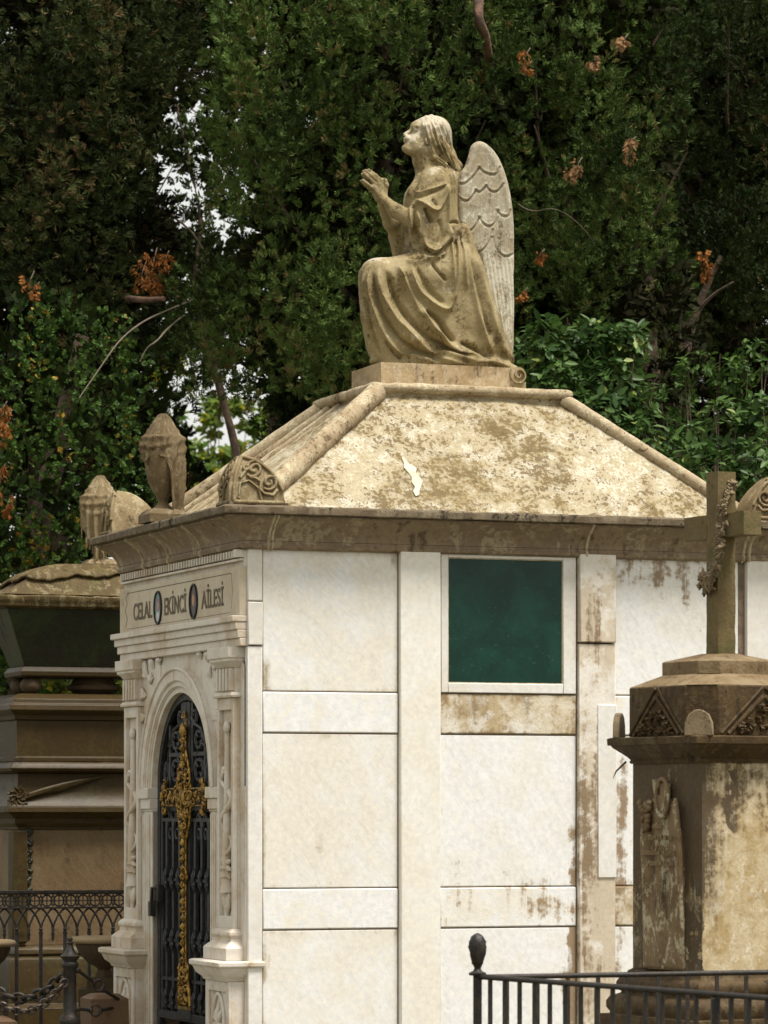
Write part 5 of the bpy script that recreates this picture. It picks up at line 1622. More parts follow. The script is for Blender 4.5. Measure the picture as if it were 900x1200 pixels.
# ---- ornamental cast iron fence at the left
fence = empty('cast_iron_fence', local_pt(0, 2.45, 0), A)
tag(fence, 'ornamental cast iron fence with a band of rings above interlaced arches', 'fence')
X0, X1 = -2.2, 1.6
m = MB()
m.box(X0, X1, -.012, .012, 1.213, 1.226); m.box(X0, X1, -.008, .008, 1.206, 1.2125)
m.box(X0, X1, -.009, .009, 1.139, 1.148); m.box(X0, X1, -.010, .010, .34, .36)
m.build('rails', M['iron'], fence, bevel=.001)
sp_ = .0587; nb = int((X1 - X0) / sp_)
m = MB()
for i in range(nb):
    c = X0 + sp_ * (i + .5)
    m.tube([(c + .025 * math.cos(a), 0, 1.177 + .026 * math.sin(a)) for a in np.linspace(0, 6.2832, 17)[:-1]], .0045, 5, closed=True)
    for s2 in (-1, 1):
        m.tube([(c + s2 * .030, 0, 1.204), (c + s2 * .018, 0, 1.177), (c + s2 * .030, 0, 1.150)], .0035, 5)
    m.tube([(c - .024, 0, 1.177), (c + .024, 0, 1.177)], .003, 4); m.tube([(c, 0, 1.155), (c, 0, 1.200)], .003, 4)
m.build('ring_band', M['iron'], fence, smooth=50)
m = MB()
for i in range(nb - 1):
    a, b = X0 + sp_ * i, X0 + sp_ * (i + 2); c = (a + b) / 2
    for s2 in (-1, 1):
        m.tube([(c + s2 * sp_, (.004 if i % 2 else -.004), 1.040), (c + s2 * sp_ * .90, 0, 1.070), (c + s2 * sp_ * .62, 0, 1.105), (c + s2 * sp_ * .28, 0, 1.130), (c, 0, 1.142)], .0052, 6)
m.build('interlaced_arches', M['iron'], fence, smooth=50)
pr_ = MB().lathe([(.004, 1.055), (.011, 1.045), (.007, 1.036), (.012, 1.026), (.008, 1.016), (.0095, 1.012), (.0095, .35)][::-1], n=10).build('bar', M['iron'], fence, smooth=50)
pd_ = MB().lathe([(.001, .985), (.007, 1.0), (.005, 1.008), (.010, 1.018), (.006, 1.028), (.009, 1.040), (.004, 1.052)], n=10).build('pendant', M['iron'], fence, smooth=50)
pr_.location = (X0, 0, 0); pd_.location = (X0 + sp_, 0, 0)
for i in range(2, nb):
    o = (pr_ if i % 2 == 0 else pd_).copy(); COL.objects.link(o); o.parent = fence; o.location = (X0 + sp_ * i, 0, 0)

# ---- chain post and chains
post = MB().lathe([(.036, -.05), (.036, .70), (.045, .715), (.045, .735), (.034, .75), (.0285, .76), (.0262, .945), (.034, .955), (.037, .965), (.034, .975), (.029, .980), (.030, .985), (.040, .995), (.043, 1.002), (.028, 1.012), (.022, 1.022), (.014, 1.042), (.011, 1.052), (.016, 1.056), (.016, 1.060), (.009, 1.064), (.012, 1.070), (.012, 1.078), (.005, 1.084)], n=20).build('chain_post', M['iron'], None, smooth=40, loc=(-1.335, 15.6, -.02))
tag(post, 'dark iron bollard with a turned knob holding the drooping chains', 'bollard')
def chain(name, label, p0, p1, sag, n, r, w, mat, group=None):
    p0, p1 = Vector(p0), Vector(p1); pts = []
    for i in range(n * 8 + 1):
        u = i / (n * 8); p = p0.lerp(p1, u); p.z -= sag * 4 * u * (1 - u); pts.append(p)
    # equal arc lengths
    L_ = [0]
    for a, b in zip(pts, pts[1:]): L_.append(L_[-1] + (b - a).length)
    m = MB()
    for k in range(n):
        d0, d1 = L_[-1] * (k - .18) / n, L_[-1] * (k + 1.18) / n
        def at(d):
            d = min(max(d, 0), L_[-1]); i = int(np.searchsorted(L_, d)); i = min(max(i, 1), len(L_) - 1)
            return pts[i - 1].lerp(pts[i], (d - L_[i - 1]) / max(L_[i] - L_[i - 1], 1e-6))
        a, b = at(d0), at(d1); c = (a + b) / 2; t = (b - a).normalized(); hl = (b - a).length / 2
        s = t.cross(Vector((0, 0, 1))).normalized(); u_ = s.cross(t)
        wd = (s if k % 2 else u_) if True else s
        wd = (wd + (u_ if k % 2 else s) * .35).normalized()
        m.tube([c + t * hl * math.cos(x) + wd * w * math.sin(x) for x in np.linspace(0, 6.2832, 13)[:-1]], r, 6, closed=True)
    o = m.build(name, mat, None, smooth=60); tag(o, label, 'chain', group); return o
px3 = lambda px, py, Y: ((px - 450) * Y / F, Y, EYE + (HOR - py) * Y / F)
chain('drooping_chain', 'upper heavy iron chain drooping to the left of the dark bollard', px3(-50, 1105, 15.75), px3(77, 1140, 15.6), .17, 14, .0078, .022, M['iron'])
chain('drooping_chain', 'lower rusty chain with pale worn links hanging deep beside the bollard', px3(-34, 1140, 15.5), px3(78, 1148, 15.55), .15, 17, .0060, .017, simple('worn_chain', (.11, .08, .06), .45, .5, col2=(.035, .03, .028), sc=60))
def bar_chain(label, ys, e):
    m = MB(); p = [Vector(px3(*q)) for q in ys]
    m.tube([p[0], p[1]], .0075, 8); m.ball(p[0], .013); m.ball(p[1], .012)
    c = p[2]; m.tube([c + Vector((.021 * math.cos(x), .004 * math.sin(2 * x), .024 * math.sin(x))) for x in np.linspace(0, 6.2832, 21)[:-1]], .0055, 7, closed=True)
    m.tube([p[3], p[4]], .0075, 8); m.ball(p[3], .012)
    o = m.build('rod_chain', M['iron'], None, smooth=60); tag(o, label, 'chain'); return o
bar_chain('iron rod and ring sloping down from the bollard to the right', [(91, 1137, 15.6), (110, 1151, 15.7), (116, 1155, 15.72), (121, 1160, 15.75), (140, 1172, 15.9)], 0)
bar_chain('lower level iron links and ring to the right of the bollard', [(91, 1182, 15.6), (106, 1184, 15.65), (112, 1184, 15.7), (118, 1184, 15.75), (134, 1181, 15.9)], 0)

# ---- fluted stone planters in front of the fence
def planter(loc, label):
    e = empty('stone_planter', loc); tag(e, label, 'planter', 'fluted stone planters')
    n_ = 48
    MB().lathe([(.02, -.005), (.045, .0), (.040, .02), (.030, .035), (.034, .045), (.075, .070), (.108, .105), (.128, .145), (.130, .165), (.10, .168), (.09, .15)], n=96, rf=lambda a, z: 1 + (.035 * abs(math.cos(a * 12)) if .05 < z < .155 else 0)).build('bowl', M['planter'], e, smooth=50)
    MB().lathe([(.095, .160), (.145, .160), (.156, .168), (.158, .178), (.150, .188), (.13, .191), (.11, .185), (.10, .160)], n=48).build('rim', M['planter_rim'], e, smooth=50)
    MB().lathe([(.0, .150), (.105, .155), (.10, .172), (.05, .178), (.001, .18)], n=24).build('soil', M['ground'], e, smooth=60)
    MB().boxg(-.075, .075, -.075, .075, -.05, .0, .02).build('foot', M['planter'], e, rough=.002, rs=30)
    st_ = MB().boxg(-.11, .11, -.11, .11, -.90, -.05, .05); st_.build('stand', M['planter'], e, rough=.004, rs=16)
    return e
planter((-1.295, 16.98, .828), 'fluted stone planter half hidden by the carved door pedestal')
planter((-1.86, 16.98, .812), 'fluted stone planter cut off by the left edge of the photo')
def block(loc, w, h, label, rz):
    m = MB().boxg(-w, w, -w, w, 0, h, .03); m.sweep([(0, h - .001), (-.035, h + .020), (-.06, h + .022)], -w, w, -w, w)
    o = m.build('stone_kerb_block', M['column'], None, rough=.003, rs=18, smooth=40, loc=loc); o.rotation_euler = (0, 0, rz)
    tag(o, label, 'stone block'); return o
block((-1.215, 15.95, 0), .085, .785, 'square brown stone block behind the rod and ring chain', A)
block((-1.66, 15.7, 0), .075, .70, 'low stone block in the lower left corner beneath the chains', A)
# pink column seen between the ball feet
cl = MB().lathe([(.0, 0), (.11, 0), (.11, .15), (.085, .18), (.080, 2.6), (.10, 2.63), (.10, 2.70), (0, 2.70)], n=28).build('stone_column', M['column'], None, smooth=40, loc=(-1.907, 23.5, 0)); tag(cl, 'pinkish stone column glimpsed beneath the mossy sarcophagus', 'column')

# ================= GROUND =================
V = []; N_ = 90
gx_ = np.linspace(-1, 1, N_); xs = np.sign(gx_) * (np.abs(gx_) ** 3) * 700; ys_ = np.sign(gx_) * (np.abs(gx_) ** 3) * 700 + 15
P = np.array([(x, y, 0) for y in ys_ for x in xs], float)
P[:, 2] = fbm(P * .4, 3) * .05 * np.clip(np.hypot(P[:, 0], P[:, 1] - 15) / 6, 0, 1) - .02
Q = np.array([(j * N_ + i, j * N_ + i + 1, (j + 1) * N_ + i + 1, (j + 1) * N_ + i) for j in range(N_ - 1) for i in range(N_ - 1)])
g = mesh_from_np('ground', P, Q, M['ground'], smooth=True); tag(g, kind='structure')
p_ = MB().box(-6, 8, 13.4, 14.2, -.05, .012); pt = p_.build('path', M['path'], None, rough=0); pt.rotation_euler = (0, 0, 0); tag(pt, kind='structure')
# ================= TREES =================
def unit(v): return v / np.maximum(np.linalg.norm(v, axis=-1, keepdims=True), 1e-9)
def rand_dir(n): return unit(rng.normal(size=(n, 3)))

def leaves(c, d, w, side, attr):
    """diamond shaped leaves: base c, vector d (length), half width w along side; returns verts and quads"""
    n = len(c)
    V = np.empty((n, 4, 3))
    V[:, 0] = c; V[:, 1] = c + d * .45 + side * w[:, None]; V[:, 2] = c + d; V[:, 3] = c + d * .45 - side * w[:, None]
    Q = np.arange(4 * n).reshape(n, 4)
    return V.reshape(-1, 3), Q, attr

def sprays(C, D, k, ln, wd, spread, curl=.3):
    """k leaflets fanning out of each point C in direction D"""
    n = len(C)
    C = np.repeat(C, k, 0); Dk = np.repeat(D, k, 0)
    u = np.tile((np.arange(k) + .5) / k, n)
    side0 = unit(np.cross(D, rand_dir(n))); up0 = np.cross(side0, D)
    S = np.repeat(side0, k, 0); Uv = np.repeat(up0, k, 0)
    base = C + Dk * (u * ln * 1.0)[:, None]
    sg = np.where(np.arange(n * k) % 2 == 0, 1, -1)
    d = unit(Dk * (1.0 - .1 * u)[:, None] + S * (sg * spread)[:, None] + Uv * rng.normal(0, curl, n * k)[:, None] + rng.normal(0, .18, (n * k, 3)))
    l = ln * (1 - .45 * u) * rng.uniform(.7, 1.2, n * k)
    sd = unit(np.cross(d, Uv + rng.normal(0, .5, (n * k, 3))))
    return leaves(base, d * l[:, None], wd * rng.uniform(.7, 1.3, n * k), sd, np.repeat(rng.random(n), k) * .6 + rng.random(n * k) * .4)

def lump_points(c, r, n, up=.25):
    """points through the outer shell of an ellipsoidal bough, denser outside, with outward-upward directions"""
    d = rand_dir(n)
    rad = rng.uniform(.70, 1.0, n)
    P = c + d * r * rad[:, None]
    D = unit(d / np.array(r) * np.mean(r) + np.array([0, 0, up * 2]) + rng.normal(0, .35, (n, 3)))
    return P, D

def crown(parent, lumps, dens, mat, ln=.05, wd=.008, k=8, spread=.8, up=.5, front=True, name='crown', cull=.22, sub=0):
    """lumps: (x,y,z, rx,ry,rz) in world; boughs turned away from the open side get fewer leaves"""
    Vs, Qs, As = [], [], []; b = 0
    if sub:
        nl = []
        for (x, y, z, rx, ry, rz) in lumps:
            t0_ = rng.uniform(-.22, .22)
            nl.append((x, y + ry * .2, z, rx * .66, ry * .66, rz * .66, t0_))
            for q in range(sub):
                d = unit(rng.normal(size=3) * np.array([1, .8, 1])); d[1] = -abs(d[1]) if rng.random() < .75 else d[1]
                f_ = rng.uniform(.28, .48)
                nl.append((x + d[0] * rx * .86, y + d[1] * ry * .86, z + d[2] * rz * .86, rx * f_ * .85, ry * f_ * .85, rx * f_ * 1.5, t0_ + rng.uniform(-.25, .35)))
        lumps = nl
    for lp_ in lumps:
        x, y, z, rx, ry, rz = lp_[:6]; toff = lp_[6] if len(lp_) > 6 else 0
        area = 4 * math.pi * ((rx * ry + rx * rz + ry * rz) / 3)
        n = max(8, int(area * dens))
        P, D = lump_points(np.array([x, y, z]), np.array([rx, ry, rz]), n, up)
        if front:
            keep = (P[:, 1] < y + ry * .15) | (rng.random(n) < cull); P, D = P[keep], D[keep]
        V, Q, At = sprays(P, D, k, ln, wd, spread)
        Vs.append(V); Qs.append(Q + b); As.append(np.clip(At + toff, 0, 1)); b += len(V)
    return mesh_from_np(name, np.concatenate(Vs), np.concatenate(Qs), mat, parent, attr=np.concatenate(As))

def limbs(parent, base, top, r0, r1, n, mat, name='limb', reach=.6, zr=(.2, .95), seed=0, up=.5):
    r_ = random.Random(seed); m = MB(); b, t = Vector(base), Vector(top)
    for i in range(n):
        u = zr[0] + (zr[1] - zr[0]) * (i + r_.random()) / n
        p = b.lerp(t, u); a = r_.uniform(0, 6.28); l = reach * r_.uniform(.6, 1.2) * (1 - .5 * u)
        pts = [p]
        for k in range(5):
            p = p + Vector((math.cos(a), math.sin(a), up * (1 + k * .2))) * (l / 5); a += r_.uniform(-.35, .35); pts.append(p)
        m.tube(pts, [r1 * 1.1, r1 * .9, r1 * .7, r1 * .5, r1 * .35, r1 * .15], 6)
    return m.build(name, mat, parent, smooth=60)

def trunk(parent, pts, rs, mat, name='trunk'):
    m = MB(); P = smooth_poly(pts, 2, closed=False)
    R_ = np.interp(np.linspace(0, 1, len(P)), np.linspace(0, 1, len(rs)), rs)
    m.tube(P, list(R_), 14)
    return m.build(name, mat, parent, smooth=60, rough=.012, rs=9)

def wpt(px, py, Y): return ((px - 450) * Y / F, Y, EYE + (HOR - py) * Y / F)
SC = lambda Y: Y / F

def auto_lumps(x, y, R_, z0, z1, n, size=(.22, .42), taper=.3, seed=1, hole=None, yd=.7):
    """boughs over the outside of a tall crown centred on a trunk"""
    r_ = np.random.default_rng(seed); out = []; tries = 0
    while len(out) < n and tries < n * 60:
        tries += 1
        z = r_.uniform(z0, z1); th = r_.uniform(0, 2 * math.pi)
        rad = R_ * (1 - taper * ((z - z0) / (z1 - z0)) ** 1.5) * (r_.uniform(.55, 1.0) + .12 * math.sin(z * 5 + th * 2))
        s = r_.uniform(*size) * .85
        p = (x + rad * math.cos(th), y + rad * yd * math.sin(th), z, s, s * .95, s * r_.uniform(1.4, 2.3))
        if hole:
            X = (p[0]) / p[1] * F + 450; Z = HOR - (p[2] - EYE) / p[1] * F
            if any(((X - hx) / (hw + s / SC(p[1]) * .75)) ** 2 + ((Z - hz) / (hh + s / SC(p[1]) * .8)) ** 2 < 1 for hx, hz, hw, hh in hole): continue
        if any((p[0] - q[0]) ** 2 + (p[1] - q[1]) ** 2 + ((p[2] - q[2]) * .7) ** 2 < (.5 * (s + q[3])) ** 2 * .55 for q in out): continue
        out.append(p)
    return out

def tree(name, label, cat, base, group=None):
    e = empty(name, (0, 0, 0)); tag(e, label, cat, group)
    e.location = (base[0], base[1], 0)
    e['_b'] = 0; del e['_b']
    return e

def shift_children(e):
    """children are modelled in world coordinates; keep them there under the moved root"""
    for c in e.children:
        c.location = (c.location[0] - e.location[0], c.location[1] - e.location[1], c.location[2] - e.location[2])

if 'trees' not in SKIP:
    GAP = [(206, 222, 22, 46), (268, 500, 48, 38), (192, 396, 17, 28)]
    # --- central cypress
    def cypress(label, px, Y, rad, z0, z1, n, mat, dens, seed, extra=(), ln=.05, wd=.0075, size=(.20, .36), k=8, core=True, lean=0, taper=.25, spread=.8, cull=.22, bark='bark', holes=GAP, up=.5, tz=None):
        x = (px - 450) * Y / F
        e = tree('cypress_tree', label, 'tree', (x, Y), 'tall cypresses behind the tombs')
        trunk(e, [(x - lean, Y, -.1), (x - lean * .6, Y, 1.5), (x, Y, 3.5), (x + .05, Y + .02, tz or z1 * .9)], [.17, .14, .11, .04], M[bark])
        limbs(e, (x, Y, z0), (x, Y, z1), .1, .022, 40, M[bark], reach=rad * 1.0, seed=seed, up=.9)
        lm = auto_lumps(x, Y, rad, z0, z1, n, size, taper, seed, hole=holes)
        lm += [(*wpt(a, b, c_), s * SC(c_), s * SC(c_) * .9, s2 * SC(c_)) for (a, b, c_, s, s2) in extra]
        crown(e, lm, dens * (.62 if Y < 25 else .8), M[mat], ln, wd, k, spread, up, cull=cull, sub=6 if Y < 25 else 3)
        if core:   # dense twiggy inside of the crown, its shade put into a dark colour
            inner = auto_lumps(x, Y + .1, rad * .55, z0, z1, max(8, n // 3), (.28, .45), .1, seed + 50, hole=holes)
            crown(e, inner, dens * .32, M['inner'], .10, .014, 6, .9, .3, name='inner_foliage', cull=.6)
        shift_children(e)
        return e
    cypress('tall full cypress behind the praying angel, its upper left boughs lit bright green', 440, 20.6, .80, 3.4, 7.9, 78, 'cypress', 560, 11, ln=.042, wd=.0036, k=13,
            extra=[(275, 110, 19.6, 42, 62), (300, 60, 19.5, 46, 60), (268, 30, 19.7, 36, 60), (262, 170, 19.8, 34, 48), (335, 30, 19.6, 50, 60), (300, 230, 19.7, 48, 60), (350, 150, 19.4, 55, 60), (400, 60, 19.3, 55, 60),
                   (420, 160, 19.3, 48, 50), (350, 290, 19.4, 60, 60), (300, 345, 19.6, 46, 56), (355, 400, 19.6, 52, 50), (270, 400, 19.8, 34, 40), (245, 430, 19.9, 28, 36), (300, 452, 19.9, 34, 30), (500, 60, 19.2, 48, 60), (520, 120, 19.2, 40, 40), (440, 260, 19.5, 40, 50), (420, 350, 19.4, 46, 60), (400, 410, 19.5, 46, 45),
                   (470, 20, 19.2, 50, 50), (248, 345, 20, 30, 40), (258, 250, 20, 22, 40), (212, 345, 20.3, 24, 26), (222, 385, 20.3, 26, 30), (205, 420, 20.5, 18, 26), (218, 455, 20.5, 20, 22), (335, 180, 19.3, 40, 50), (380, 330, 19.2, 40, 44)])
    cypress('tall cypress right of the angel wing with rounded boughs and brown dead tufts', 660, 21.0, .78, 3.3, 7.9, 74, 'cypress', 500, 23, ln=.042, wd=.0036, k=13,
            extra=[(600, 110, 19.8, 48, 52), (650, 60, 19.9, 50, 60), (700, 110, 19.9, 44, 52), (690, 180, 19.8, 56, 50), (740, 160, 20, 44, 52), (620, 200, 19.9, 46, 50), (670, 250, 19.9, 50, 50), (740, 240, 20, 42, 50), (640, 320, 20, 50, 46), (700, 330, 20.2, 40, 42), (560, 60, 19.9, 44, 55), (600, 30, 20, 46, 50), (750, 300, 20.4, 30, 40), (615, 270, 20, 36, 40)])
    cypress('very dark cypress filling the upper right corner behind the laurel bush', 865, 23.5, 1.0, 3.9, 8.6, 84, 'cypress_dark', 420, 37, ln=.050, wd=.0055, k=9,
            extra=[(800, 60, 22.4, 60, 60), (860, 140, 22.3, 60, 60), (800, 220, 22.4, 55, 60), (880, 40, 22.3, 60, 60), (870, 260, 22.4, 56, 60), (820, 310, 22.6, 50, 44), (890, 350, 22.5, 40, 40)])
    cypress('broad dull cypress filling the upper left corner with drooping brownish twigs', 55, 21.4, 1.02, 3.6, 8.2, 96, 'cypress_dull', 500, 41, k=11, ln=.048, wd=.0038, up=.15, spread=.6,
            extra=[(150, 60, 20.2, 55, 60), (190, 40, 20.3, 44, 56), (140, 150, 20.2, 46, 60), (60, 80, 20, 60, 70), (40, 200, 20, 60, 70), (120, 250, 20.1, 52, 60), (90, 330, 20.2, 50, 50), (150, 330, 20.3, 30, 40), (30, 300, 20.1, 50, 50), (210, 20, 20.6, 40, 50), (160, 215, 20.4, 18, 36), (222, 85, 20.8, 26, 34), (0, 120, 20.1, 50, 60), (100, 20, 20.1, 60, 60), (150, 385, 20.4, 28, 34)])
    # further dark trees closing the background, with the gaps left open
    for i, (px, Y, rad, n, sd, lb) in enumerate([(330, 27.0, 1.15, 60, 51, 'distant dark cypress seen between the left and the central crowns'), (560, 27.5, 1.5, 80, 52, 'distant dark cypress directly behind the head of the angel'),
                                            (800, 28.5, 1.7, 84, 53, 'distant dark cypress behind the bare trunks at the right'), (40, 27.5, 1.25, 60, 54, 'distant dark cypress behind the broad dull one at the left')]):
        cypress(lb, px, Y, rad, 3.0 if i != 0 else 5.2, 11.0 if i else 10.5, n, 'cypress_dark', 90, sd, ln=.10, wd=.022, size=(.40, .60), k=7, core=False, taper=.1,
                holes=[(204, 225, 24, 46), (280, 500, 76, 46)], cull=.6)
    # bare trunks at right, between the dark cypress and the laurel
    for (lb, pts, rs, brs) in (
        ('straight grey-brown trunk rising behind the laurel bush', [(764, 520, 21.2), (762, 430, 21.2), (757, 360, 21.2), (755, 280, 21.2)], [.075, .062, .052, .045], [((760, 350), (745, 345), (735, 352)), ((762, 400), (780, 350), (795, 345), (812, 338)), ((758, 330), (775, 300), (790, 285))]),
        ('thin leaning trunk right of the straight one behind the laurel', [(790, 500, 21.8), (800, 430, 21.8), (812, 370, 21.8), (845, 300, 21.8)], [.035, .03, .025, .018], [((800, 430), (795, 380), (805, 345)), ((812, 370), (835, 345), (860, 330))])):
        e = tree('bare_trunk_tree', lb, 'tree', wpt(*pts[0])[:2])
        P_ = [wpt(*q) for q in pts]; P_ = [(P_[0][0], P_[0][1], -.1)] + P_
        trunk(e, P_, [rs[0] * 1.3] + rs, M['bark'])
        for br in brs:
            n_ = len(br); m = MB(); m.tube(smooth_poly([wpt(a, b, pts[0][2] - .05 * k) for k, (a, b) in enumerate(br)], 1, closed=False), list(np.linspace(rs[1] * .5, .004, 2 * (n_ - 1) + 2 if n_ > 1 else 2))[:len(smooth_poly(list(br), 1, closed=False))], 6); m.build('branch', M['bark'], e, smooth=60)
        lm = [(*wpt(pts[-1][0] + dx_, pts[-1][1] - 20 + dy_, 21.9), .16, .14, .18) for dx_, dy_ in ((-20, 0), (15, -20), (35, 10), (0, 20))]
        crown(e, lm, 300, M['cypress_dark'], .05, .008, 7)
        shift_children(e)
    # reddish trunk showing through at the top centre, and one at the left of the angel plinth
    e = tree('bare_trunk_tree', 'stout dark trunk seen just left of the angel plinth above the roof', 'tree', wpt(366, 500, 24)[:2])
    x_, y_, _ = wpt(366, 500, 24)
    trunk(e, [(x_ + .05, y_, -.1), (x_ + .02, y_, 2.5), (x_, y_, 4.6), (x_ - .05, y_, 6.0)], [.14, .085, .075, .05], M['bark_red'])
    crown(e, [(x_ + a, y_ - .1, 5.6 + b, .35, .3, .35) for a, b in ((-.2, 0), (.2, .1), (0, .5), (.4, .6))], 110, M['cypress_dark'], .08, .016, 7)
    shift_children(e)

    # --- ivy covered tree at the left
    Y = 19.7; x = (70 - 450) * Y / F
    e = tree('ivy_clad_tree', 'bright green ivy clad tree with scattered orange leaves behind the sarcophagus', 'tree', (x, Y))
    trunk(e, [(x - .25, Y + .35, -.1), (x - .3, Y + .35, 2.5), (x + .1, Y + .35, 4.2)], [.09, .07, .04], M['bark'])
    lm = [(*wpt(a, b, Y - d_), s * SC(Y), s * SC(Y) * .8, s2 * SC(Y)) for a, b, d_, s, s2 in
          ((30, 380, .1, 34, 46), (75, 400, .1, 40, 44), (125, 420, .0, 38, 40), (20, 450, .2, 38, 46), (70, 475, .25, 44, 46), (130, 490, .15, 42, 46), (160, 440, -.1, 26, 40), (30, 540, .25, 42, 50), (90, 550, .3, 46, 50),
           (145, 555, .1, 34, 44), (20, 620, .2, 44, 50), (75, 630, .25, 44, 46), (110, 610, .1, 40, 44), (165, 500, -.1, 22, 40), (160, 590, -.15, 26, 50), (30, 690, .1, 44, 40), (-30, 420, 0, 44, 60), (-40, 540, 0, 44, 60), (-40, 650, 0, 44, 60), (175, 640, -.3, 30, 50), (25, 760, -.2, 50, 50), (80, 740, -.2, 50, 50), (-25, 800, -.2, 50, 50))]
    crown(e, lm, 330, M['ivy'], .029, .0085, 7, .9, .15, sub=5)
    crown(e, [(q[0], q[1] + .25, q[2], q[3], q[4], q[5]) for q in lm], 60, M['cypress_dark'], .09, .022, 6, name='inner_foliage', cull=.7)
    shift_children(e)

    # --- broad leaved bushes
    def broad(name, label, cat, blobs, dens, mat, ln, wd, base, group=None, stems=8, droop=-.2, stem_mat='bark'):
        e = tree(name, label, cat, base, group)
        Vs, Qs, As = [], [], []; b = 0
        for (x, y, z, rx, ry, rz) in blobs:
            n = max(6, int(4 * math.pi * (rx * ry + rx * rz + ry * rz) / 3 * dens))
            P, D = lump_points(np.array([x, y, z]), np.array([rx, ry, rz]), n, .5)
            kp = (P[:, 1] < y + ry * .3) | (rng.random(n) < .3); P, D = P[kp], D[kp]; n = len(P)
            # a whorl of k leaves on each shoot tip
            k = 7; C = np.repeat(P, k, 0); Dk = np.repeat(D, k, 0)
            S = unit(np.cross(D, rand_dir(n))); T_ = np.cross(D, S)
            ph = np.tile(np.arange(k) * 2.4, n) + np.repeat(rng.random(n) * 6.28, k)
            rad = np.cos(ph)[:, None] * np.repeat(S, k, 0) + np.sin(ph)[:, None] * np.repeat(T_, k, 0)
            u = np.tile(np.arange(k) / k, n)
            base_ = C - Dk * (u * ln * .9)[:, None]
            d = unit(rad * .9 + Dk * .45 + np.array([0, 0, droop]) + rng.normal(0, .22, (n * k, 3)))
            l = ln * rng.uniform(.65, 1.15, n * k); w_ = wd * rng.uniform(.75, 1.2, n * k)
            sd = unit(np.cross(d, Dk + rng.normal(0, .25, (n * k, 3))))
            nm = unit(np.cross(sd, d))
            # six-sided leaf folded along its midrib: 2 quads
            V = np.empty((n * k, 6, 3)); dl = d * l[:, None]; sw = sd * w_[:, None]; up_ = nm * (w_ * .35)[:, None]
            V[:, 0] = base_; V[:, 1] = base_ + dl * .35 + sw + up_; V[:, 2] = base_ + dl * .75 + sw * .7 + up_ * .4; V[:, 3] = base_ + dl - up_ * .6
            V[:, 4] = base_ + dl * .75 - sw * .7 + up_ * .4; V[:, 5] = base_ + dl * .35 - sw + up_
            o = (np.arange(n * k) * 6)[:, None]
            Q = np.concatenate([o + np.array([0, 1, 2, 3]), o + np.array([0, 3, 4, 5])])
            at = np.repeat(rng.random(n), k) * .5 + rng.random(n * k) * .5
            Vs.append(V.reshape(-1, 3)); Qs.append(Q + b); As.append(np.concatenate([at, at])); b += n * k * 6
        mesh_from_np('foliage', np.concatenate(Vs), np.concatenate(Qs), mat, e, attr=np.concatenate(As))
        m = MB(); r_ = random.Random(len(blobs))
        for (x, y, z, rx, ry, rz) in blobs:
            for q in range(3):
                t = Vector((x + r_.uniform(-rx, rx) * .8, y - ry * .4, z + r_.uniform(-.2, .9) * rz)); b0 = Vector((x * .8 + base[0] * .2, base[1], max(.1, z - 1.2)))
                mid = b0.lerp(t, .55) + Vector((r_.uniform(-.05, .05), .05, 0))
                m.tube([b0, mid, t], [.010, .005, .002], 5)
        m.build('stems', M[stem_mat], e, smooth=60)
        shift_children(e)
        return e
    Yb = 18.6
    def blobs(lst, Y): return [(*wpt(a, b, Y + dy), s * SC(Y), s * SC(Y) * .9, s2 * SC(Y)) for a, b, dy, s, s2 in lst]
    broad('laurel_bush', 'glossy green laurel bush growing right behind the angel scroll and roof ridge', 'bush',
          blobs([(640, 400, 0, 32, 30), (690, 400, .1, 36, 30), (735, 400, .1, 26, 26), (650, 450, 0, 42, 34), (710, 450, 0, 40, 36), (745, 470, .1, 30, 34), (690, 490, -.1, 40, 36), (740, 520, -.1, 36, 36), (640, 500, .1, 40, 40), (610, 430, .2, 26, 40), (700, 560, .1, 50, 40)], Yb), 185, M['laurel'], .074, .0165, wpt(690, 700, Yb)[:2])
    broad('laurel_bush', 'darker laurel bush with arching shoots at the right edge above the hip of the roof', 'bush',
          blobs([(800, 520, .1, 36, 34), (850, 500, .3, 36, 32), (890, 480, .3, 34, 34), (780, 560, -.1, 34, 34), (830, 560, -.1, 40, 34), (885, 550, -.1, 38, 40), (860, 600, 0, 40, 30), (920, 520, .1, 40, 50), (800, 600, .1, 40, 30), (930, 620, .1, 50, 60), (940, 740, .1, 60, 80), (950, 880, .1, 70, 90), (960, 1050, .1, 80, 110), (850, 760, .3, 80, 110), (850, 980, .3, 90, 130)], Yb + .25), 150, M['laurel'], .072, .016, wpt(850, 700, Yb + .2)[:2])
    broad('yellowing_bush', 'bush with yellow flower heads deep in shade behind the darker laurel', 'bush',
          blobs([(820, 430, 0, 34, 22), (855, 440, 0, 30, 24), (885, 420, .3, 30, 30), (790, 470, .2, 30, 24)], 20.4), 130, M['ivy'], .05, .011, wpt(840, 700, 20.4)[:2])
    # low green shrubs seen under the sarcophagus and at the far left
    broad('low_shrub', 'leafy green shrub glimpsed between the ball feet of the sarcophagus', 'shrub', blobs([(70, 800, 0, 40, 34), (20, 790, 0, 40, 40), (110, 830, 0, 40, 30), (-20, 800, 0, 36, 40), (130, 800, 0, 30, 36), (45, 800, 0, 36, 36)], 20.6), 190, M['bright'], .05, .014, wpt(50, 900, 20.6)[:2])
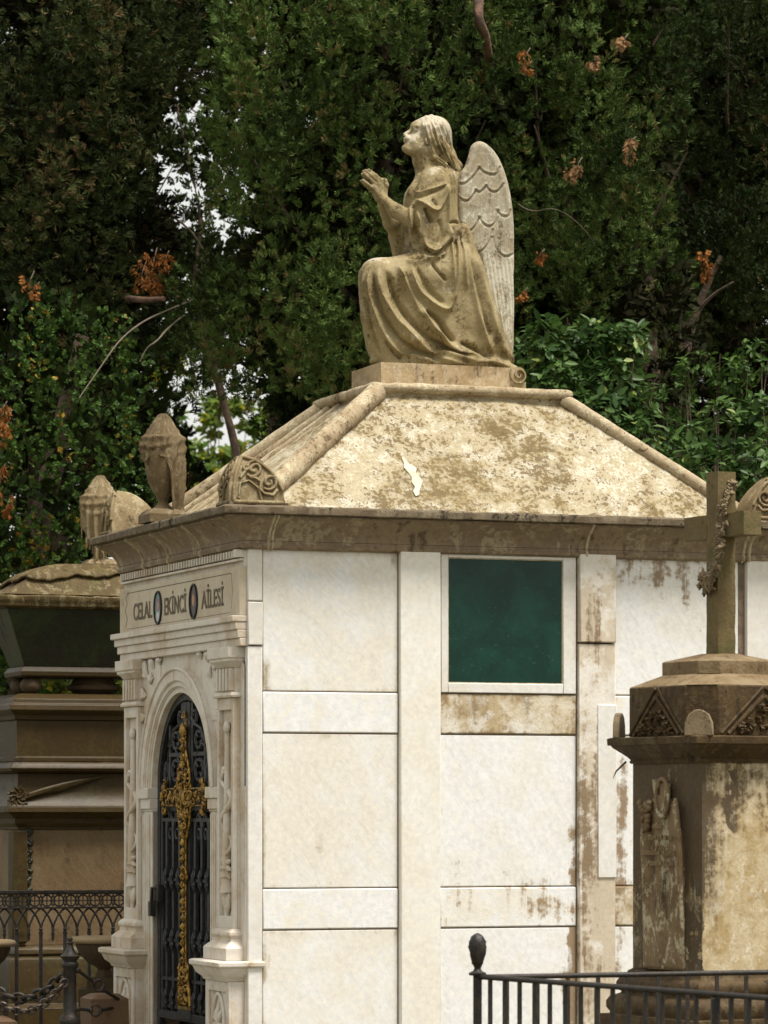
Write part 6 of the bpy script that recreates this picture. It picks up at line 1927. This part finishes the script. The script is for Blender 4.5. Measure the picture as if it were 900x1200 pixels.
    # distant sunlit trees in the gap
    broad('distant_tree', 'pale sunlit tree far behind the veiled urn in the gap of the cypresses', 'tree',
          blobs([(230, 530, 0, 24, 16), (285, 560, .5, 30, 30), (245, 500, .5, 14, 12), (300, 500, .5, 20, 10), (275, 475, .5, 26, 8), (335, 510, .5, 24, 16), (215, 560, 0, 40, 30), (265, 545, 0, 30, 22), (190, 600, 0, 30, 30), (235, 590, 0, 34, 30), (310, 550, .5, 40, 30), (250, 480, 1, 22, 14), (330, 480, 1, 24, 18), (205, 500, 1, 18, 20), (300, 530, 1, 30, 14)], 36), 75, M['bright'], .11, .034, wpt(250, 800, 36)[:2], droop=-.1, stem_mat='bark')
    broad('distant_tree', 'distant yellow leaved tree showing as a bright spot left of centre', 'tree', blobs([(190, 395, 0, 16, 24), (200, 420, 0, 18, 18), (178, 440, 0, 14, 20)], 32), 60, M['yellow'], .10, .036, wpt(190, 800, 32)[:2], stem_mat='bark')
    # thin branches and orange leaf clusters across the sky gap
    def clump(name, label, cat, items, mat, ln, wd, n, grp=None, stem=None):
        e = empty(name, wpt(*items[0][:3])); tag(e, label, cat, grp)
        Vs, Qs, As = [], [], []; b = 0
        for (px, py, Y, s) in items:
            P, D = lump_points(np.array(wpt(px, py, Y)), np.array([s * .8, s * .8, s * 1.3]) * SC(Y), int(n * .8), -.3)
            D = unit(D * .5 + np.array([0, 0, -1.0]) + rng.normal(0, .25, D.shape))
            V, Q, At = sprays(P, D, 6, ln, wd, .8); Vs.append(V); Qs.append(Q + b); As.append(At); b += len(V)
        mesh_from_np('leaves', np.concatenate(Vs), np.concatenate(Qs), mat, e, attr=np.concatenate(As))
        m = MB()
        for (px, py, Y, s) in items:
            m.tube([wpt(px + 6, py - s * 1.2, Y + .25), wpt(px + 2, py - s * .3, Y), wpt(px, py + s * .6, Y)], [.004, .003, .001], 5)
        m.build('twig', M['bark'], e, smooth=60)
        shift_children(e); return e
    G_ = 'dead leaf sprays caught in the cypresses'
    clump('dead_leaf_spray', 'large orange spray of dead leaves beside the sky gap at the left', 'leaf spray', [(178, 312, 20.3, 18), (165, 322, 20.2, 12), (192, 306, 20.3, 10), (182, 330, 20.3, 10)], M['orange'], .040, .0055, 30, G_)
    clump('dead_leaf_spray', 'orange spray of dead leaves high above the angel wing', 'leaf spray', [(615, 65, 19.0, 7), (617, 78, 19.0, 5)], M['orange'], .030, .0055, 16, G_)
    clump('dead_leaf_spray', 'pale brown hanging dead leaves right of the wing, the higher pair', 'leaf spray', [(737, 178, 19.2, 8), (739, 165, 19.2, 4)], M['deadbrown'], .034, .006, 14, G_)
    clump('dead_leaf_spray', 'pale brown hanging dead leaves right of the wing, the lower pair', 'leaf spray', [(676, 193, 19.1, 7), (668, 202, 19.1, 6)], M['deadbrown'], .034, .006, 14, G_)
    clump('dead_leaf_spray', 'small orange dead leaves in the dark cypress at the far right edge', 'leaf spray', [(828, 302, 21.6, 8), (826, 320, 21.6, 5)], M['orange'], .034, .008, 18, G_)
    clump('dead_leaf_spray', 'small orange dead leaves right of the wing at the height of the lap', 'leaf spray', [(632, 298, 19.2, 5), (612, 343, 19.2, 5)], M['orange'], .030, .008, 16, G_)
    clump('dead_leaf_spray', 'orange red leaves low at the left edge beside the ivy clad tree', 'leaf spray', [(4, 505, 19.1, 10), (0, 560, 19.1, 14), (8, 590, 19.1, 8), (2, 480, 19.1, 8)], M['orange'], .036, .008, 22, G_)
    clump('dead_leaf_spray', 'yellow orange leaves at the top of the ivy clad tree', 'leaf spray', [(34, 330, 19.2, 10), (40, 338, 19.2, 6)], M['orange'], .032, .007, 12, G_)
    clump('dead_leaf_spray', 'brown dead tuft in the central cypress above the angel head', 'leaf spray', [(730, 47, 19.3, 6), (695, 72, 19.3, 5)], M['deadbrown'], .032, .008, 20, G_)
    def branch(name, label, pts, r0, r1, mat):
        P_ = smooth_poly([wpt(*q) for q in pts], 2, closed=False)
        m = MB(); m.tube(P_, list(np.linspace(r0, r1, len(P_))), 7)
        o = m.build(name, mat, None, smooth=60, rough=.0008, rs=40); tag(o, label, 'branch'); return o
    branch('bare_branch', 'long curved bare branch hanging in front of the left trees', [(230, 350, 20.6), (190, 366, 19.9), (165, 378, 19.3), (140, 398, 19.0), (118, 430, 18.9), (93, 466, 18.8)], .0055, .003, M['twig'])
    branch('bare_branch', 'short curved twig below the sky gap', [(215, 370, 20.4), (196, 385, 19.6), (184, 400, 19.3), (172, 407, 19.3), (164, 424, 19.3)], .006, .003, M['twig'])
    branch('bare_branch', 'reddish horizontal branch stub under the orange leaf spray', [(150, 350, 20.2), (172, 352, 19.9), (192, 350, 19.8)], .020, .014, M['bark_red'])
    branch('bare_branch', 'smooth reddish trunk piece showing at the top centre', [(556, -60, 19.4), (562, 0, 19.2), (560, 22, 19.15), (568, 38, 19.2), (572, 62, 19.7), (578, 110, 20.4)], .028, .022, M['bark_red'])
    branch('bare_branch', 'thin dark branch crossing the sky gap from the left', [(158, 200, 22), (186, 228, 22), (200, 252, 22), (222, 268, 22), (238, 292, 22)], .010, .005, M['bark'])
    branch('bare_branch', 'thin pale twig arching across the cypress right of the wing', [(598, 232, 20.2), (622, 250, 19.3), (650, 242, 19.1), (680, 262, 19.3), (700, 290, 20.2)], .0035, .002, M['twig'])
    for (px, py, dx_, dy_) in ((600, 110, 26, 6), (598, 140, 12, 3)):
        pass
    # fine foliage veil around the sky gap
    e = tree('feathery_tree', 'thin feathery tree whose sparse twigs cross the bright sky gap', 'tree', wpt(205, 500, 24)[:2])
    x_, y_, _ = wpt(205, 500, 24)
    trunk(e, [(x_, y_, -.1), wpt(285, 560, 24), wpt(262, 470, 24), wpt(248, 420, 24), wpt(225, 330, 24), wpt(238, 262, 24), wpt(224, 200, 24), wpt(206, 120, 24)], [.05, .034, .026, .024, .020, .016, .014, .008], M['bark'])
    lm = blobs([(190, 180, 0, 22, 22), (205, 200, 0, 20, 10), (180, 225, 0, 14, 18), (232, 225, 0, 12, 26), (210, 245, 0, 16, 7), (200, 185, 0, 30, 14), (215, 262, 0, 34, 9), (190, 285, 0, 22, 12), (225, 292, 0, 26, 22), (250, 310, 0, 30, 30), (215, 330, 0, 36, 26), (185, 350, 0, 24, 16), (225, 370, 0, 36, 26), (196, 165, 0, 30, 14), (235, 180, 0, 12, 40), (205, 240, 0, 26, 4), (240, 420, 0, 36, 30), (185, 470, 0, 14, 20)], 24)
    crown(e, lm, 210, M['cypress_dull'], .055, .010, 7, cull=.9)
    shift_children(e)

    # wood closing the horizon far behind the cemetery
    lm = []
    for i in range(120):
        xx = -42 + 84 * i / 119 + rng.uniform(-.3, .3); hh = rng.uniform(1.8, 3.0)
        lm.append((xx, 48 + rng.uniform(-1.5, 1.5), hh * .55, .9, .9, hh * .8))
    wd_ = crown(None, lm, 9, M['cypress_dark'], .42, .13, 6, front=False, name='distant_wood', up=.4)
    tag(wd_, kind='stuff')
# ================= camera, light, world =================
cd = bpy.data.cameras.new('camera'); cam = bpy.data.objects.new('camera', cd); COL.objects.link(cam)
cam.location = (0, 0, EYE); cam.rotation_euler = (R(90), 0, 0)
cd.sensor_fit = 'VERTICAL'; cd.sensor_height = 24; cd.sensor_width = 18
cd.lens = F / 1200 * 24
cd.shift_y = (HOR - 600) / 1200
cd.clip_end = 2000; cd.clip_start = .1
cd.dof.use_dof = True; cd.dof.focus_distance = 15.4; cd.dof.aperture_fstop = 5.6
scene.camera = cam

SUN_EL, SUN_AZ = 67, 130      # azimuth measured clockwise from +Y (the view direction)
ln = bpy.data.lights.new('sun', 'SUN'); ln.energy = 4.1; ln.angle = R(18); ln.color = (1.0, .965, .91)
so = bpy.data.objects.new('sun', ln); COL.objects.link(so)
dv = Vector((math.sin(R(SUN_AZ)) * math.cos(R(SUN_EL)), math.cos(R(SUN_AZ)) * math.cos(R(SUN_EL)), math.sin(R(SUN_EL))))
so.rotation_euler = dv.to_track_quat('Z', 'Y').to_euler()
so.location = dv * 60
w = bpy.data.worlds.new('World'); scene.world = w; w.use_nodes = True
nt = w.node_tree; bg = nt.nodes['Background']
sky = nt.nodes.new('ShaderNodeTexSky'); sky.sky_type = 'NISHITA'; sky.sun_disc = False
sky.sun_elevation = R(SUN_EL); sky.sun_rotation = R(SUN_AZ); sky.air_density = 1.0; sky.dust_density = 4.0; sky.ozone_density = .6
mx = nt.nodes.new('ShaderNodeMix'); mx.data_type = 'RGBA'; mx.inputs[0].default_value = .82
nt.links.new(sky.outputs[0], mx.inputs[6]); mx.inputs[7].default_value = (7.5, 7.45, 6.9, 1)     # thin bright cloud
nt.links.new(mx.outputs[2], bg.inputs[0]); bg.inputs[1].default_value = .098
vs = scene.view_settings
vs.view_transform = 'Standard'; vs.look = 'None'; vs.gamma = 1.0; vs.use_curve_mapping = False; vs.exposure = 0.42
scene.render.engine = 'CYCLES'
scene.cycles.use_denoising = True
scene.cycles.max_bounces = 6; scene.cycles.diffuse_bounces = 2; scene.cycles.glossy_bounces = 2
scene.cycles.transmission_bounces = 2; scene.cycles.transparent_max_bounces = 4
scene.cycles.use_adaptive_sampling = True; scene.cycles.adaptive_threshold = .02
